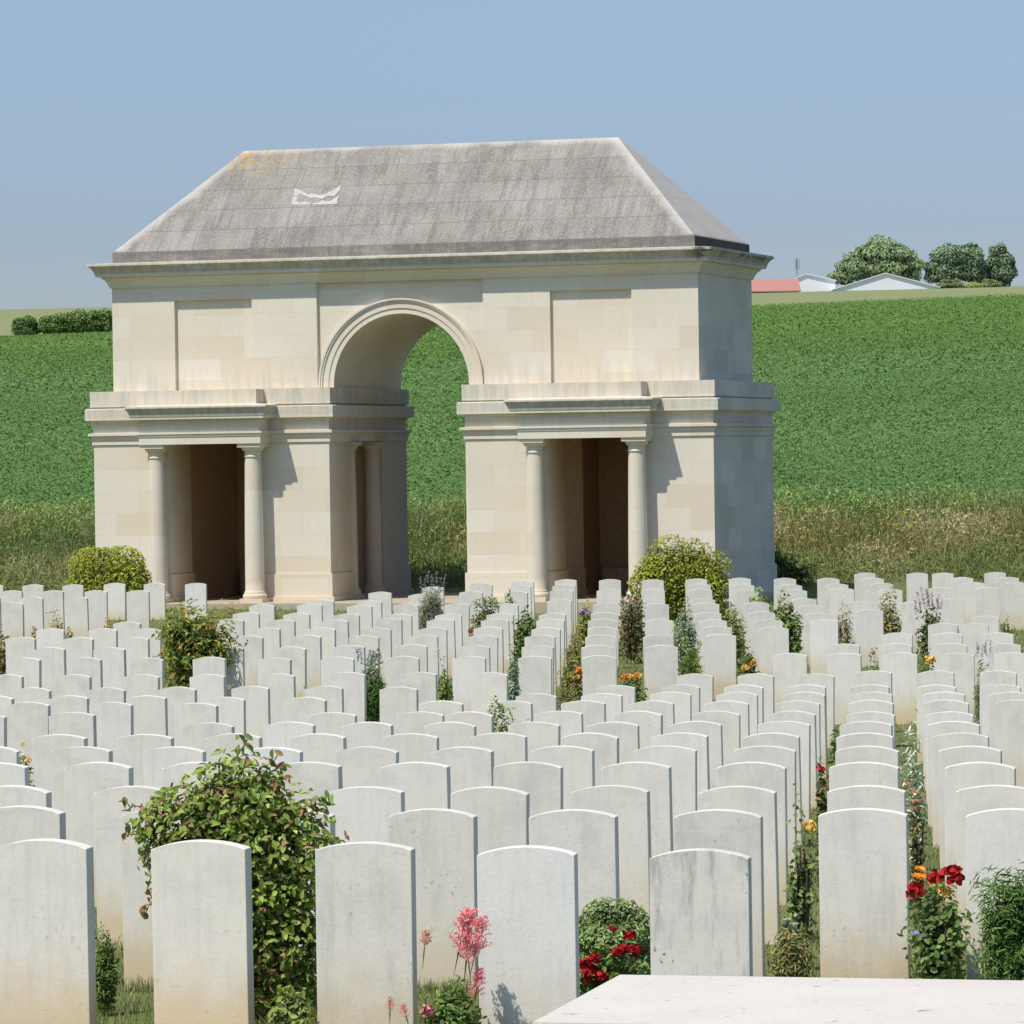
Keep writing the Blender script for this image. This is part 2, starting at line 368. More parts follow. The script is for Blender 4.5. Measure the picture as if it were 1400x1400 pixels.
def leaf_arrays(P, D, N, Ln, Wd, col, fold=0.25, tipshade=1.12):
    """leaves of four points folded along the midrib: P centre, D along the leaf, N facing"""
    n = len(P); D = unit(D); S = unit(np.cross(D, N)); N2 = np.cross(S, D)
    Ln = np.broadcast_to(np.asarray(Ln, float), (n,))[:, None]; Wd = np.broadcast_to(np.asarray(Wd, float), (n,))[:, None]
    b = P - D * Ln * .5; t = P + D * Ln * .5 - N2 * Ln * .08
    r = P + S * Wd * .5 + N2 * Wd * fold - D * Ln * .05; l = P - S * Wd * .5 + N2 * Wd * fold - D * Ln * .05
    V = np.stack([b, r, t, l], 1).reshape(-1, 3)
    i = np.arange(n)[:, None] * 4
    F = np.concatenate([i + np.array([[0, 1, 2]]), i + np.array([[0, 2, 3]])], 0)
    C = np.repeat(col, 4, 0).reshape(n, 4, 3).copy(); C[:, 2] *= tipshade
    return V, F, C.reshape(-1, 3)

def leaf6_arrays(P, D, N, Ln, Wd, col, fold=0.18, tipshade=1.12):
    """rounder leaves of six points, for plants near the camera"""
    n = len(P); D = unit(D); S = unit(np.cross(D, N)); N2 = np.cross(S, D)
    Ln = np.broadcast_to(np.asarray(Ln, float), (n,))[:, None]; Wd = np.broadcast_to(np.asarray(Wd, float), (n,))[:, None]
    b = P - D * Ln * .5; t = P + D * Ln * .5 - N2 * Ln * .12
    q = [P - D * Ln * .2 + s * S * Wd * .46 + N2 * Wd * fold for s in (1, -1)]; p = [P + D * Ln * .15 + s * S * Wd * .44 + N2 * (Wd * fold - Ln * .02) for s in (1, -1)]
    V = np.stack([b, q[0], p[0], t, p[1], q[1]], 1).reshape(-1, 3)
    i = np.arange(n)[:, None] * 6
    F = np.concatenate([i + np.array([f]) for f in ([0, 1, 2], [0, 2, 3], [0, 3, 4], [0, 4, 5])], 0)
    C = np.repeat(col, 6, 0).reshape(n, 6, 3).copy(); C[:, 3] *= tipshade; C[:, 0] *= .9
    return V, F, C.reshape(-1, 3)

def blade_arrays(P, H, Wd, lean, col, tipcol=None):
    n = len(P); a = rng.uniform(0, 2 * np.pi, n)
    S = np.stack([np.cos(a), np.sin(a), np.zeros(n)], 1); b = rng.uniform(0, 2 * np.pi, n)
    Ld = np.stack([np.cos(b), np.sin(b), np.zeros(n)], 1) * (np.asarray(lean) * H)[:, None]
    up = np.zeros((n, 3)); up[:, 2] = 1
    H = np.asarray(H)[:, None]; W = np.asarray(Wd)[:, None]
    mid = P + up * H * .55 + Ld * .35
    V = np.stack([P - S * W * .5, P + S * W * .5, mid + S * W * .35, P + up * H * np.sqrt(np.maximum(0.1, 1 - (Ld ** 2).sum(1, keepdims=True) / H ** 2)) + Ld, mid - S * W * .35], 1).reshape(-1, 3)
    i = np.arange(n)[:, None] * 5
    F = np.concatenate([i + np.array([[0, 1, 2]]), i + np.array([[0, 2, 4]]), i + np.array([[4, 2, 3]])], 0)
    C = np.repeat(col, 5, 0).reshape(n, 5, 3).copy(); C[:, :2] *= 0.7
    if tipcol is not None: C[:, 3] = tipcol; C[:, 2] = C[:, 2] * .5 + tipcol * .5; C[:, 4] = C[:, 2]
    return V, F, C.reshape(-1, 3)

class Bag:
    def __init__(s): s.V, s.F, s.C, s.n = [], [], [], 0
    def add(s, V, F, C): s.V.append(V); s.F.append(F + s.n); s.C.append(C); s.n += len(V)
    def build(s, name, mat, parent=None, loc=None):
        return link(name, raw_mesh(name, np.concatenate(s.V), np.concatenate(s.F), np.concatenate(s.C)), mat, parent, loc)

def tones(n, cols, jitter=0.18):
    cols = np.array(cols, float); c = cols[rng.integers(0, len(cols), n)]
    return np.clip(c * rng.uniform(1 - jitter, 1 + jitter, (n, 1)) * rng.uniform(0.94, 1.06, (n, 3)), 0, 1)

# ------------------------------------------------------------------ ground
KY = np.array([-40, 0, 10, 16.9, 19.1, 21.7, 24.3, 27, 29.8, 32.5, 35.2, 38, 40.8, 43.6, 46.4, 50, 52, 57, 62, 66, 70, 73, 76, 79.5, 83, 86, 88, 91, 95, 100, 150, 300, 700, 1200, 1230, 1500, 3000])
KZ = np.array([1.2, 1.05, .9, .70, .67, .565, .50, .41, .305, .22, .14, .065, -.035, -.10, -.12, -.09, -.075, -.035, -.05, -.08, -.05, -.02, -.01, .24, .29, .38, .58, 1.0, 1.55, 1.82, 3.9, 10.4, 24.6, 45.5, 45.6, 30, -60])
def ground(X, Y):
    X = np.asarray(X, float); Y = np.asarray(Y, float)
    z = np.interp(Y, KY, KZ)
    # smooth the kinks of the profile a little
    z = (z + np.interp(Y - 1.2, KY, KZ) + np.interp(Y + 1.2, KY, KZ)) / 3
    t = np.clip((Y - 90) / 610, 0, 1) * np.clip((1400 - Y) / 700, 0, 1)
    return z + X * 0.027 * t - X * 0.006 * np.clip((Y - 30) / 30, 0, 1) * np.clip((95 - Y) / 30, 0, 1)

def sheet(name, ys, half, nx, mat):
    V = []; 
    for y in ys:
        xs = np.linspace(-half(y), half(y), nx)
        V.append(np.stack([xs, np.full(nx, y), ground(xs, y)], 1))
    V = np.concatenate(V); ny = len(ys)
    i = (np.arange(ny - 1)[:, None] * nx + np.arange(nx - 1)[None]).ravel()
    F = np.stack([i, i + 1, i + 1 + nx, i + nx], 1)
    me = raw_mesh(name, V, F); me.polygons.foreach_set('use_smooth', [True] * len(me.polygons))
    return tag(link(name, me, mat), kind='structure')
half = lambda y: 60 + 0.9 * max(y, 0)
sheet('lawn', np.concatenate([np.arange(-40, 10, 5), np.arange(10, 95.1, 1.0)]), half, 40, MAT['lawn'])
sheet('field', np.concatenate([np.arange(95, 130, 2.5), np.arange(130, 300, 10), np.arange(300, 701, 40)]), half, 60, MAT['soil'])
sheet('distant_hill', np.concatenate([np.arange(700, 1201, 50), np.array([1215, 1230, 1300, 1500, 2000, 3000])]), half, 60, MAT['hill'])

# ------------------------------------------------------------------ memorial arch
AR = R(17)
ARCH = empty('memorial_arch', (-2.078, 80.0, 0.0), -AR)
tag(ARCH, 'pale limestone memorial archway with grey hipped stone roof and two columned side porches', 'memorial arch')
BASE = 0.34
def column(parent, cx, cy, r=0.178):
    z0, z1 = BASE, 3.262
    bm = bmesh.new()
    box(bm, cx - .225, cx + .225, cy - .225, cy + .225, z0 - .02, z0 + .07)
    prof = [(.215, z0 + .07), (.222, z0 + .09), (.225, z0 + .115), (.220, z0 + .14), (.205, z0 + .155), (.197, z0 + .157), (.197, z0 + .185), (r + .006, z0 + .205)]
    for i in range(13):
        t = i / 12; prof.append((r * (1 - 0.15 * t ** 1.7), z0 + .215 + t * (z1 - .26 - z0 - .215)))
    rt = r * .85
    prof += [(rt + .016, z1 - .255), (rt + .018, z1 - .24), (rt + .002, z1 - .225), (rt + .002, z1 - .15), (rt + .02, z1 - .145), (rt + .045, z1 - .12), (rt + .06, z1 - .09), (rt + .062, z1 - .075)]
    lathe(bm, prof, cx, cy, 36)
    box(bm, cx - rt - .075, cx + rt + .075, cy - rt - .075, cy + rt + .075, z1 - .075, z1 - .004)
    return bm_done(bm, 'column', MAT['ashlar'], parent, smooth=35)

for side in (-1, 1):
    fx = lambda v: side * (5.95 - v)
    P2 = [(0, 0), (1.5, 0), (1.5, 1.1), (1.3, 1.1), (1.3, 4.1), (3.3, 4.1), (3.3, 3.0), (4.64, 3.0), (4.64, 4.5), (0, 4.5)]
    P1 = [(3.1, 0), (4.64, 0), (4.64, 1.15), (3.1, 1.15)]
    bm = bmesh.new()
    for P in (P1, P2): prism(bm, [(fx(v), w_) for v, w_ in P], BASE - .3, 3.27, 'z')
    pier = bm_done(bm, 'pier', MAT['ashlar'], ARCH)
    bm = bmesh.new()
    for P in (P1, P2):
        prism(bm, offset_poly([(fx(v), w_) for v, w_ in P], .035), BASE - .25, .85, 'z')
        prism(bm, offset_poly([(fx(v), w_) for v, w_ in P], .075), BASE - .2, .43, 'z')
    bm_done(bm, 'plinth', MAT['ashlar'], pier)
    a, b = sorted((fx(0), fx(4.64)))
    bm = bmesh.new()
    sweep_rect(bm, a, b, 0, 4.5, [(.025, 3.27), (.025, 3.35), (.04, 3.355), (.04, 3.43), (.085, 3.437), (.085, 3.485), (.0, 3.49), (.0, 3.68), (.02, 3.69), (.03, 3.715), (.12, 3.725), (.12, 3.93), (.10, 3.94), (.0, 3.945), (.0, 3.968), (.045, 3.972), (.045, 4.26)])
    bm_done(bm, 'entablature', MAT['ashlar'], pier)
    c = side * 3.65
    bm = bmesh.new()
    box(bm, c - 1.19, c + 1.19, -.52, -.022, 3.258, 3.40)
    box(bm, c - 1.205, c + 1.205, -.535, -.032, 3.40, 3.445)
    box(bm, c - 1.225, c + 1.225, -.555, -.03, 3.445, 3.485)
    # the porch cornice
    x0, x1, y0 = c - 1.17, c + 1.17, -.52
    prof = [(0, 3.485), (0, 3.70), (.02, 3.705), (.02, 3.715), (.13, 3.722), (.13, 3.762), (.14, 3.767), (.152, 3.82), (.18, 3.88), (.205, 3.92), (.21, 3.922), (.21, 3.957), (-.02, 3.985)]
    loops = [[bm.verts.new(p) for p in ((x0 - e, -.012, z), (x0 - e, y0 - e, z), (x1 + e, y0 - e, z), (x1 + e, -.012, z))] for e, z in prof]
    for A, B in zip(loops, loops[1:]):
        for i in range(4): bm.faces.new((A[i], A[(i + 1) % 4], B[(i + 1) % 4], B[i]))
    bm.faces.new(loops[0]); bm.faces.new(loops[-1])
    box(bm, c - 1.10, c + 1.10, -.46, -.047, 3.97, 4.252)
    bm_done(bm, 'porch_entablature', MAT['ashlar'], pier)
    for u in (-.95, .95): column(pier, c + u, -.265)
    for w_ in (1.37, 2.77): column(pier, side * (1.31 + .12), w_, .165)
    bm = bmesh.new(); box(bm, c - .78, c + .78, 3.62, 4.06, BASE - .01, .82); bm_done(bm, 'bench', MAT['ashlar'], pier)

def arc(r, n, a0=math.pi, a1=0.0, zc=4.29): return [(r * math.cos(a0 + (a1 - a0) * i / n), zc + r * math.sin(a0 + (a1 - a0) * i / n)) for i in range(n + 1)]
bm = bmesh.new()
Wd = 5.64
prism(bm, [(-Wd, 4.25), (-1.3, 4.25)] + arc(1.3, 40) + [(1.3, 4.25), (Wd, 4.25), (Wd, 6.22), (-Wd, 6.22)], .33, 4.17, 'y')
for y0, y1 in ((.25, .33), (4.17, 4.25)):
    for s in (-1, 1):
        for a, b in ((1.6, 2.87), (4.40, 5.64)):
            a2, b2 = sorted((s * a, s * b)); box(bm, a2, b2, y0, y1, 4.25, 6.22)
        a2, b2 = sorted((s * 2.87, s * 4.40)); box(bm, a2, b2, y0, y1, 5.93, 6.22)
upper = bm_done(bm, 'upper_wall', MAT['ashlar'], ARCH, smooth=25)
bm = bmesh.new()
def ring(r0, r1, y0, y1, n=44):
    prism(bm, arc(r0, n) + [(r0, 4.262)] + [(r1, 4.262)] + arc(r1, n, 0.0, math.pi) + [(-r1, 4.262), (-r0, 4.262)], y0, y1, 'y')
ring(1.302, 1.40, .292, .34); ring(1.40, 1.515, .275, .34); ring(1.515, 1.55, .25, .34); ring(1.55, 1.585, .232, .34)
bm_done(bm, 'archivolt', MAT['ashlar'], ARCH, smooth=25)
bm = bmesh.new()
sweep_rect(bm, -Wd, Wd, .25, 4.25, [(-.02, 6.19), (.035, 6.19), (.035, 6.225), (.05, 6.23), (.06, 6.27), (.10, 6.33), (.14, 6.36), (.15, 6.365), (.15, 6.39), (.235, 6.395), (.235, 6.435), (.245, 6.44), (.255, 6.48), (.29, 6.54), (.34, 6.585), (.355, 6.59), (.355, 6.635), (.0, 6.66)])
bm_done(bm, 'cornice', MAT['ashlar'], ARCH)
# hipped roof on its low block
bm = bmesh.new()
x, y0, y1 = 5.60, .21, 4.29
lo = [bm.verts.new(p) for p in ((-x, y0, 6.63), (x, y0, 6.63), (x, y1, 6.63), (-x, y1, 6.63))]
hi = [bm.verts.new(p) for p in ((-x, y0, 6.85), (x, y0, 6.85), (x, y1, 6.85), (-x, y1, 6.85))]
rg = [bm.verts.new(p) for p in ((-3.68, 2.17, 8.80), (3.66, 2.17, 8.80), (3.66, 2.33, 8.80), (-3.68, 2.33, 8.80))]
for i in range(4): bm.faces.new((lo[i], lo[(i + 1) % 4], hi[(i + 1) % 4], hi[i])); bm.faces.new((hi[i], hi[(i + 1) % 4], rg[(i + 1) % 4], rg[i]))
bm.faces.new(rg); bm.faces.new(lo)
roof = bm_done(bm, 'roof', MAT['roof'], ARCH)
# a ragged pale mortar repair on the front slope
n_slope = np.array([0, -(8.80 - 6.85), (2.17 - .21)]); n_slope /= np.linalg.norm(n_slope)
def on_roof(px, py):
    d = _F + CX * (px - 700) / FPX + CY * (700 - py) / FPX
    ca, sa = math.cos(AR), math.sin(AR)
    loc = lambda v: np.array([v[0] * ca - v[1] * sa, v[0] * sa + v[1] * ca, v[2]])
    o = loc(CAM - np.array([-2.078, 80.0, 0])); dd = loc(d); p0 = np.array([0, .21, 6.85]) + n_slope * .006
    return o + dd * (((p0 - o) @ n_slope) / (dd @ n_slope))
bm = bmesh.new()
q = lambda pts: bm.faces.new([bm.verts.new(on_roof(*p)) for p in pts])
q([(403, 257), (412, 261), (421, 266), (429, 264), (436, 267), (431, 270), (425, 271), (417, 267), (410, 265), (406, 268), (402, 266)])
q([(436, 267), (447, 264), (456, 260), (466, 253), (464, 261), (456, 268), (447, 268), (440, 272), (431, 270)])
q([(401.5, 267.5), (405, 268.5), (408, 272), (404, 274), (409, 277), (417, 275.5), (426, 277.5), (424, 279.5), (398, 280)])
q([(427, 279.5), (427, 278), (436, 276.5), (441, 273.5), (446, 275.5), (453, 274), (459, 270), (463.5, 266), (460.5, 278.5), (444, 279.5)])
bm_done(bm, 'repair_patch', MAT['patch'], roof)

# paving round the arch
bm = bmesh.new(); box(bm, -6.4, 6.4, -1.0, 5.0, -.4, BASE)
pv = bm_done(bm, 'pavement', MAT['paving']); pv.location = ARCH.location; pv.rotation_euler = ARCH.rotation_euler; tag(pv, kind='structure')

# ------------------------------------------------------------------ headstones
STONES = {   # row from the front: (x, y, z of the top, yaw in degrees)
 1: [(-1.86,17.23,1.511,10), (-1.23,17.11,1.508,10), (-0.59,17.00,1.500,10), (0.04,16.89,1.486,10), (0.70,16.77,1.475,10)],
 2: [(-2.20,19.48,1.466,10), (-1.55,19.37,1.456,10), (-0.99,19.27,1.449,10), (-0.37,19.16,1.452,10), (0.25,19.05,1.448,10), (0.87,18.94,1.448,10), (1.49,18.84,1.451,11), (2.11,18.73,1.450,11)],
 3: [(-2.55,22.14,1.361,10), (-1.92,22.04,1.356,10), (-0.75,21.83,1.351,10), (-0.14,21.72,1.350,10), (0.47,21.61,1.356,10), (1.09,21.50,1.351,10), (1.71,21.39,1.354,11), (2.33,21.29,1.353,11)],
 4: [(-2.94,24.82,1.293,10), (-2.35,24.71,1.296,10), (-1.79,24.61,1.294,10), (-1.16,24.50,1.293,10), (-0.55,24.39,1.291,10), (0.06,24.29,1.290,10), (0.67,24.18,1.288,10), (1.29,24.07,1.286,10), (1.90,23.96,1.285,11), (2.52,23.85,1.283,11)],
 5: [(-3.32,27.58,1.210,10), (-2.72,27.48,1.203,10), (-2.13,27.37,1.201,10), (-1.52,27.27,1.195,10), (-0.93,27.16,1.197,10), (-0.32,27.05,1.195,10), (0.29,26.95,1.198,10), (0.91,26.84,1.196,10), (1.51,26.73,1.194,10), (2.13,26.62,1.192,11), (2.75,26.51,1.190,11)],
 6: [(-3.16,30.35,1.103,10), (-2.55,30.25,1.101,10), (-1.93,30.14,1.104,10), (-1.34,30.03,1.102,10), (-0.72,29.92,1.099,10), (-0.11,29.82,1.102,10), (0.50,29.71,1.100,10), (1.12,29.60,1.097,10), (1.73,29.49,1.095,10), (2.35,29.38,1.093,11), (2.97,29.27,1.090,11)],
 7: [(-2.30,32.90,1.015,10), (-1.69,32.79,1.018,10), (-1.09,32.69,1.015,10), (-0.49,32.58,1.013,10), (0.13,32.47,1.010,10), (0.73,32.37,1.008,10), (1.34,32.26,1.011,10), (1.96,32.15,1.008,10), (2.57,32.04,1.005,11), (3.19,31.93,1.003,11)],
 8: [(-4.37,35.97,0.930,10), (-3.61,35.83,0.939,10), (-1.48,35.46,0.929,10), (-0.77,35.33,0.931,10), (-0.37,35.26,0.930,10), (0.36,35.13,0.932,10), (0.98,35.02,0.929,10), (1.59,34.92,0.926,10), (2.20,34.81,0.923,10), (2.81,34.70,0.915,11), (3.43,34.59,0.912,11)],
 9: [(-4.30,38.75,0.867,10), (-3.56,38.62,0.863,10), (-2.80,38.49,0.853,10), (-0.64,38.11,0.861,10), (-0.03,38.00,0.858,10), (0.59,37.89,0.855,10), (1.19,37.79,0.852,10), (1.82,37.67,0.849,10), (2.42,37.57,0.846,10), (3.04,37.46,0.849,11), (3.67,37.35,0.846,11), (4.27,37.24,0.843,11)],
 10: [(-4.95,41.67,0.774,10), (-4.21,41.54,0.770,10), (-3.47,41.41,0.766,10), (-2.73,41.28,0.749,10), (-1.96,41.14,0.745,10), (0.19,40.76,0.767,10), (0.81,40.65,0.764,10), (1.43,40.54,0.774,10), (2.05,40.44,0.771,10), (2.67,40.33,0.768,10), (3.28,40.22,0.764,11), (3.92,40.11,0.761,11), (4.52,40.00,0.757,11)],
 11: [(-4.90,44.46,0.701,10), (-4.13,44.32,0.697,10), (-3.40,44.19,0.700,10), (-2.65,44.06,0.703,10), (-1.90,43.93,0.699,10), (-1.16,43.80,0.687,10), (1.00,43.42,0.690,10), (1.63,43.31,0.693,10), (2.25,43.20,0.690,10), (2.87,43.09,0.686,10), (3.49,42.98,0.683,11), (4.12,42.87,0.679,11), (4.75,42.76,0.675,11)],
 12: [(-5.49,47.36,0.697,10), (-4.75,47.23,0.693,10), (-4.01,47.10,0.688,10), (-3.28,46.97,0.684,10), (-2.53,46.84,0.687,10), (-1.78,46.71,0.698,10), (-1.01,46.57,0.693,10), (-0.27,46.44,0.688,10), (1.89,46.06,0.659,10), (2.52,45.95,0.656,10), (3.14,45.84,0.652,10), (3.74,45.74,0.679,11), (4.39,45.62,0.675,11), (5.01,45.51,0.671,11)],
 13: [(-5.68,50.80,0.722,10), (-4.95,50.69,0.716,10), (-4.24,50.59,0.710,10), (-3.50,50.49,0.712,10), (-2.76,50.38,0.697,10), (-2.02,50.28,0.699,8), (-1.27,50.18,0.701,8), (-0.51,50.07,0.695,8), (0.23,49.96,0.689,8), (0.96,49.86,0.691,1.5), (3.12,49.56,0.697,10), (3.73,49.47,0.692,10), (4.35,49.38,0.695,10), (4.98,49.30,0.681,10), (5.57,49.21,0.684,10)],
 14: [(-5.60,52.98,0.743,10), (-4.87,52.88,0.736,10), (-3.43,52.68,0.724,10), (-2.69,52.58,0.726,10), (-1.96,52.47,0.737,8), (-1.22,52.37,0.739,8), (-0.48,52.26,0.724,8), (0.27,52.16,0.717,8), (0.99,52.06,0.711,1.5), (1.75,51.95,0.704,1.5), (3.89,51.65,0.702,10), (4.49,51.57,0.700,10), (5.12,51.48,0.695,10), (5.76,51.39,0.686,10)],
 15: [(-6.23,55.47,0.772,10), (-5.50,55.37,0.765,10), (-4.78,55.27,0.759,10), (-3.34,55.07,0.764,10), (-2.60,54.96,0.766,10), (-1.88,54.86,0.750,8), (-1.13,54.76,0.753,8), (-0.40,54.65,0.746,8), (0.33,54.55,0.739,8), (1.08,54.45,0.732,1.5), (1.80,54.34,0.726,1.5), (2.55,54.24,0.728,1.5), (4.71,53.94,0.726,10), (5.32,53.85,0.720,10), (5.93,53.76,0.715,10)],
 16: [(-6.12,57.86,0.786,10), (-5.41,57.76,0.780,10), (-4.83,57.67,0.774,10), (-3.24,57.45,0.769,10), (-2.52,57.35,0.762,10), (-1.79,57.25,0.755,8), (-1.06,57.15,0.748,8), (-0.33,57.04,0.751,8), (0.41,56.94,0.734,8), (1.14,56.84,0.737,1.5), (2.62,56.63,0.732,1.5), (3.35,56.53,0.716,1.5), (5.50,56.22,0.743,10), (5.88,56.17,0.739,10)],
 17: [(-5.31,60.24,0.769,10), (-3.88,60.04,0.796,10), (-3.16,59.94,0.779,10), (-2.43,59.84,0.772,10), (-1.71,59.74,0.785,8), (-0.98,59.63,0.768,8), (-0.24,59.53,0.760,8), (0.49,59.43,0.753,8), (1.20,59.33,0.746,1.5), (1.96,59.22,0.739,1.5), (2.69,59.12,0.722,1.5), (3.43,59.02,0.715,1.5), (4.17,58.91,0.708,10), (6.30,58.61,0.736,10)],
 18: [(-3.78,62.20,0.806,8), (-3.06,62.16,0.787,8), (-2.36,62.12,0.767,8), (-1.63,62.08,0.757,8), (-0.91,62.05,0.748,8), (-0.18,62.01,0.749,8), (0.56,61.97,0.739,8), (1.28,61.93,0.740,1.5), (2.75,61.85,0.721,1.5), (3.50,61.81,0.721,1.5), (4.28,61.77,0.690,1.5), (5.01,61.74,0.732,4)],
 19: [(-3.80,66.40,0.777,8), (-3.07,66.36,0.778,8), (-2.32,66.32,0.746,8), (-1.62,66.28,0.759,8), (-0.86,66.24,0.749,8), (-0.11,66.20,0.739,8), (1.39,66.13,0.730,1.5), (2.15,66.09,0.709,1.5), (2.90,66.05,0.710,1.5), (3.66,66.01,0.711,1.5), (4.49,65.96,0.656,1.5), (5.20,65.93,0.702,4), (6.00,65.89,0.691,4), (6.58,65.85,0.727,4)],
 20: [(-8.49,71.04,0.806,7), (-8.12,71.02,0.718,7), (-7.79,71.01,0.797,7), (-7.06,70.97,0.787,7), (-2.99,68.76,0.752,8), (-2.25,68.72,0.731,8), (0.72,68.56,0.715,8), (2.96,68.44,0.696,1.5), (4.52,68.36,0.675,1.5)],
 21: [(-8.40,73.44,0.836,7), (-7.70,73.40,0.827,7), (-6.98,73.36,0.818,7), (-6.27,73.33,0.808,7), (-2.16,71.11,0.792,8), (-1.51,71.08,0.747,8), (-0.68,71.03,0.784,8), (0.04,71.00,0.774,8), (0.78,70.96,0.788,8), (1.53,70.92,0.778,1.5), (2.27,70.88,0.780,1.5), (3.02,70.84,0.770,1.5), (3.78,70.80,0.736,1.5), (4.54,70.76,0.738,1.5), (5.30,70.72,0.751,4), (6.07,70.68,0.729,4), (6.87,70.64,0.742,4), (7.64,70.60,0.731,4)],
 22: [(-0.55,73.43,0.842,8), (0.12,73.39,0.796,8), (0.85,73.35,0.798,8), (3.10,73.24,0.780,1.5), (3.84,73.20,0.758,1.5), (4.63,73.16,0.747,1.5), (5.39,73.12,0.749,4), (6.15,73.08,0.751,4), (7.67,73.00,0.743,4), (8.37,72.96,0.734,4)],
 23: [(-9.26,78.08,0.809,7), (-8.53,78.05,0.799,7), (-7.82,78.01,0.789,7), (-7.08,77.97,0.805,7), (-6.37,77.93,0.796,7), (-5.63,77.89,0.786,7), (-1.38,75.67,0.725,8), (0.18,75.59,0.805,8), (0.92,75.55,0.820,8), (1.67,75.51,0.810,1.5), (2.40,75.47,0.800,1.5), (3.16,75.43,0.802,1.5), (3.90,75.39,0.805,1.5), (4.66,75.36,0.794,1.5), (5.41,75.32,0.784,1.5), (6.17,75.28,0.774,4), (7.69,75.20,0.766,4), (8.48,75.16,0.755,4)],
 24: [(6.22,77.47,0.801,4), (7.14,77.42,0.789,4), (7.59,77.40,0.783,4), (8.51,77.35,0.783,4)],
}

def headstone_mesh(wd=.38, th=.098, rise=.030, h=.79):
    bm = bmesh.new(); n = 14
    top = [(-wd / 2 + wd * i / n, h - rise + rise * (1 - (2 * i / n - 1) ** 2)) for i in range(n + 1)]
    prism(bm, [(-wd / 2, -.45)] + top + [(wd / 2, -.45)], -th / 2, th / 2, 'y')
    ed = [e for e in bm.edges if abs(e.verts[0].co.y - e.verts[1].co.y) < 1e-6 and e.verts[0].co.z + e.verts[1].co.z > -.5]
    ed += [e for e in bm.edges if abs(e.verts[0].co.y - e.verts[1].co.y) > .05 and abs(e.verts[0].co.z - (h - rise)) < 1e-5 and abs(abs(e.verts[0].co.x) - wd / 2) < 1e-5]
    bmesh.ops.bevel(bm, geom=ed, offset=.0045, segments=2, affect='EDGES', profile=.6)
    bmesh.ops.recalc_face_normals(bm, faces=bm.faces)
    me = bpy.data.meshes.new('headstone'); bm.to_mesh(me); bm.free(); me.materials.append(MAT['stone'])
    return me
HM = [headstone_mesh(.38, .098, .030), headstone_mesh(.378, .095, .028), headstone_mesh(.382, .10, .032), headstone_mesh(.379, .097, .026)]
ORD = ['', 'first', 'second', 'third', 'fourth', 'fifth', 'sixth', 'seventh', 'eighth', 'ninth', 'tenth', 'eleventh', 'twelfth', 'thirteenth', 'fourteenth', 'fifteenth', 'sixteenth', 'seventeenth', 'eighteenth', 'nineteenth', 'twentieth']
SPECIAL = {
    (1, 1): 'broad pale headstone in the front row, cut off by the left edge of the photo',
    (1, 2): 'pale headstone in the front row standing before the large leafy shrub',
    (1, 3): 'mottled grey-white headstone in the front row between the large shrub and the pink astilbe',
    (1, 4): 'cleanest white headstone in the front row, behind the pink astilbe plume',
    (1, 5): 'front-row headstone streaked with dark lichen specks, right of the red flowers',
    (2, 7): 'tall headstone with yellowed foot above the flat slab, left of the red roses',
    (2, 8): 'headstone behind the feathery green bush at the right edge of the photo',
    (2, 2): 'second-row headstone mostly hidden behind the large leafy shrub, showing its stained foot',
}
LICHEN = {(1, 5): 1.0, (1, 3): .35, (2, 7): .25, (1, 1): .2}
CLEAN = {(1, 4): 1.0, (5, 4): 1.0}
for k in sorted(STONES):
    for j, (x, y, zt, yw) in enumerate(STONES[k], 1):
        m = HM[random.randrange(4)]
        zc = zt - .79
        o = link('headstone', m, None, None, (x, y, zc))
        jit = .35 if k < 3 else .9
        o.rotation_euler = (R(random.uniform(-jit, jit)), R(random.uniform(-jit, jit)), R(-yw + random.uniform(-1.2, 1.2)))
        o['clean'] = float(CLEAN.get((k, j), max(0.0, random.gauss(0.08, 0.22)))); o['specks'] = float(LICHEN.get((k, j), max(0, random.gauss(0, .12))))
        n = len(STONES[k])
        row = f'{ORD[k]} row from the front' if k <= 12 else ('rearmost row' if k == 24 else f'{ORD[25 - k]} row from the back')
        pos = f'{ORD[j]} from the left' if j <= (n + 1) // 2 else (f'{ORD[n - j + 1]} from the right' if n - j else 'furthest right')
        if j == 1: pos = 'furthest left'
        lab = SPECIAL.get((k, j), f'plain white headstone in the {row}, {pos}')
        tag(o, lab, 'headstone', 'headstones standing in rows')

# flat pale slab at the lower right
c0 = at(845, 1332, 14.6)
sl = empty('stone_slab', (c0[0], c0[1], 0), -R(14.0))
tag(sl, 'flat pale pinkish stone slab lying at the lower right in front of the headstones', 'stone slab')
bm = bmesh.new(); box(bm, 0, 3.6, -1.24, 0, c0[2] - .14, c0[2]); bmesh.ops.bevel(bm, geom=[e for e in bm.edges], offset=.008, segments=2, affect='EDGES'); bm_done(bm, 'slab_top', MAT['slab'], sl)
bm = bmesh.new(); box(bm, .06, 3.54, -1.18, -.06, .3, c0[2] - .141); bm_done(bm, 'slab_base', MAT['slab'], sl)
# concrete kerb that carries the front row
kp = [at(-20, 1396, 16.9), at(425, 1396, 16.9)]
kb = empty('kerb', (kp[0][0] - .2, 17.12, ground(-2, 17)), -R(8.0))
bm = bmesh.new(); box(bm, 0, 1.55, -.14, .05, -.25, .045); bmesh.ops.bevel(bm, geom=[e for e in bm.edges], offset=.006, segments=1, affect='EDGES')
kbm = bm_done(bm, 'kerb_stone', MAT['paving'], kb); tag(kb, 'low pale kerb along the foot of the front headstones at lower left', 'kerb')

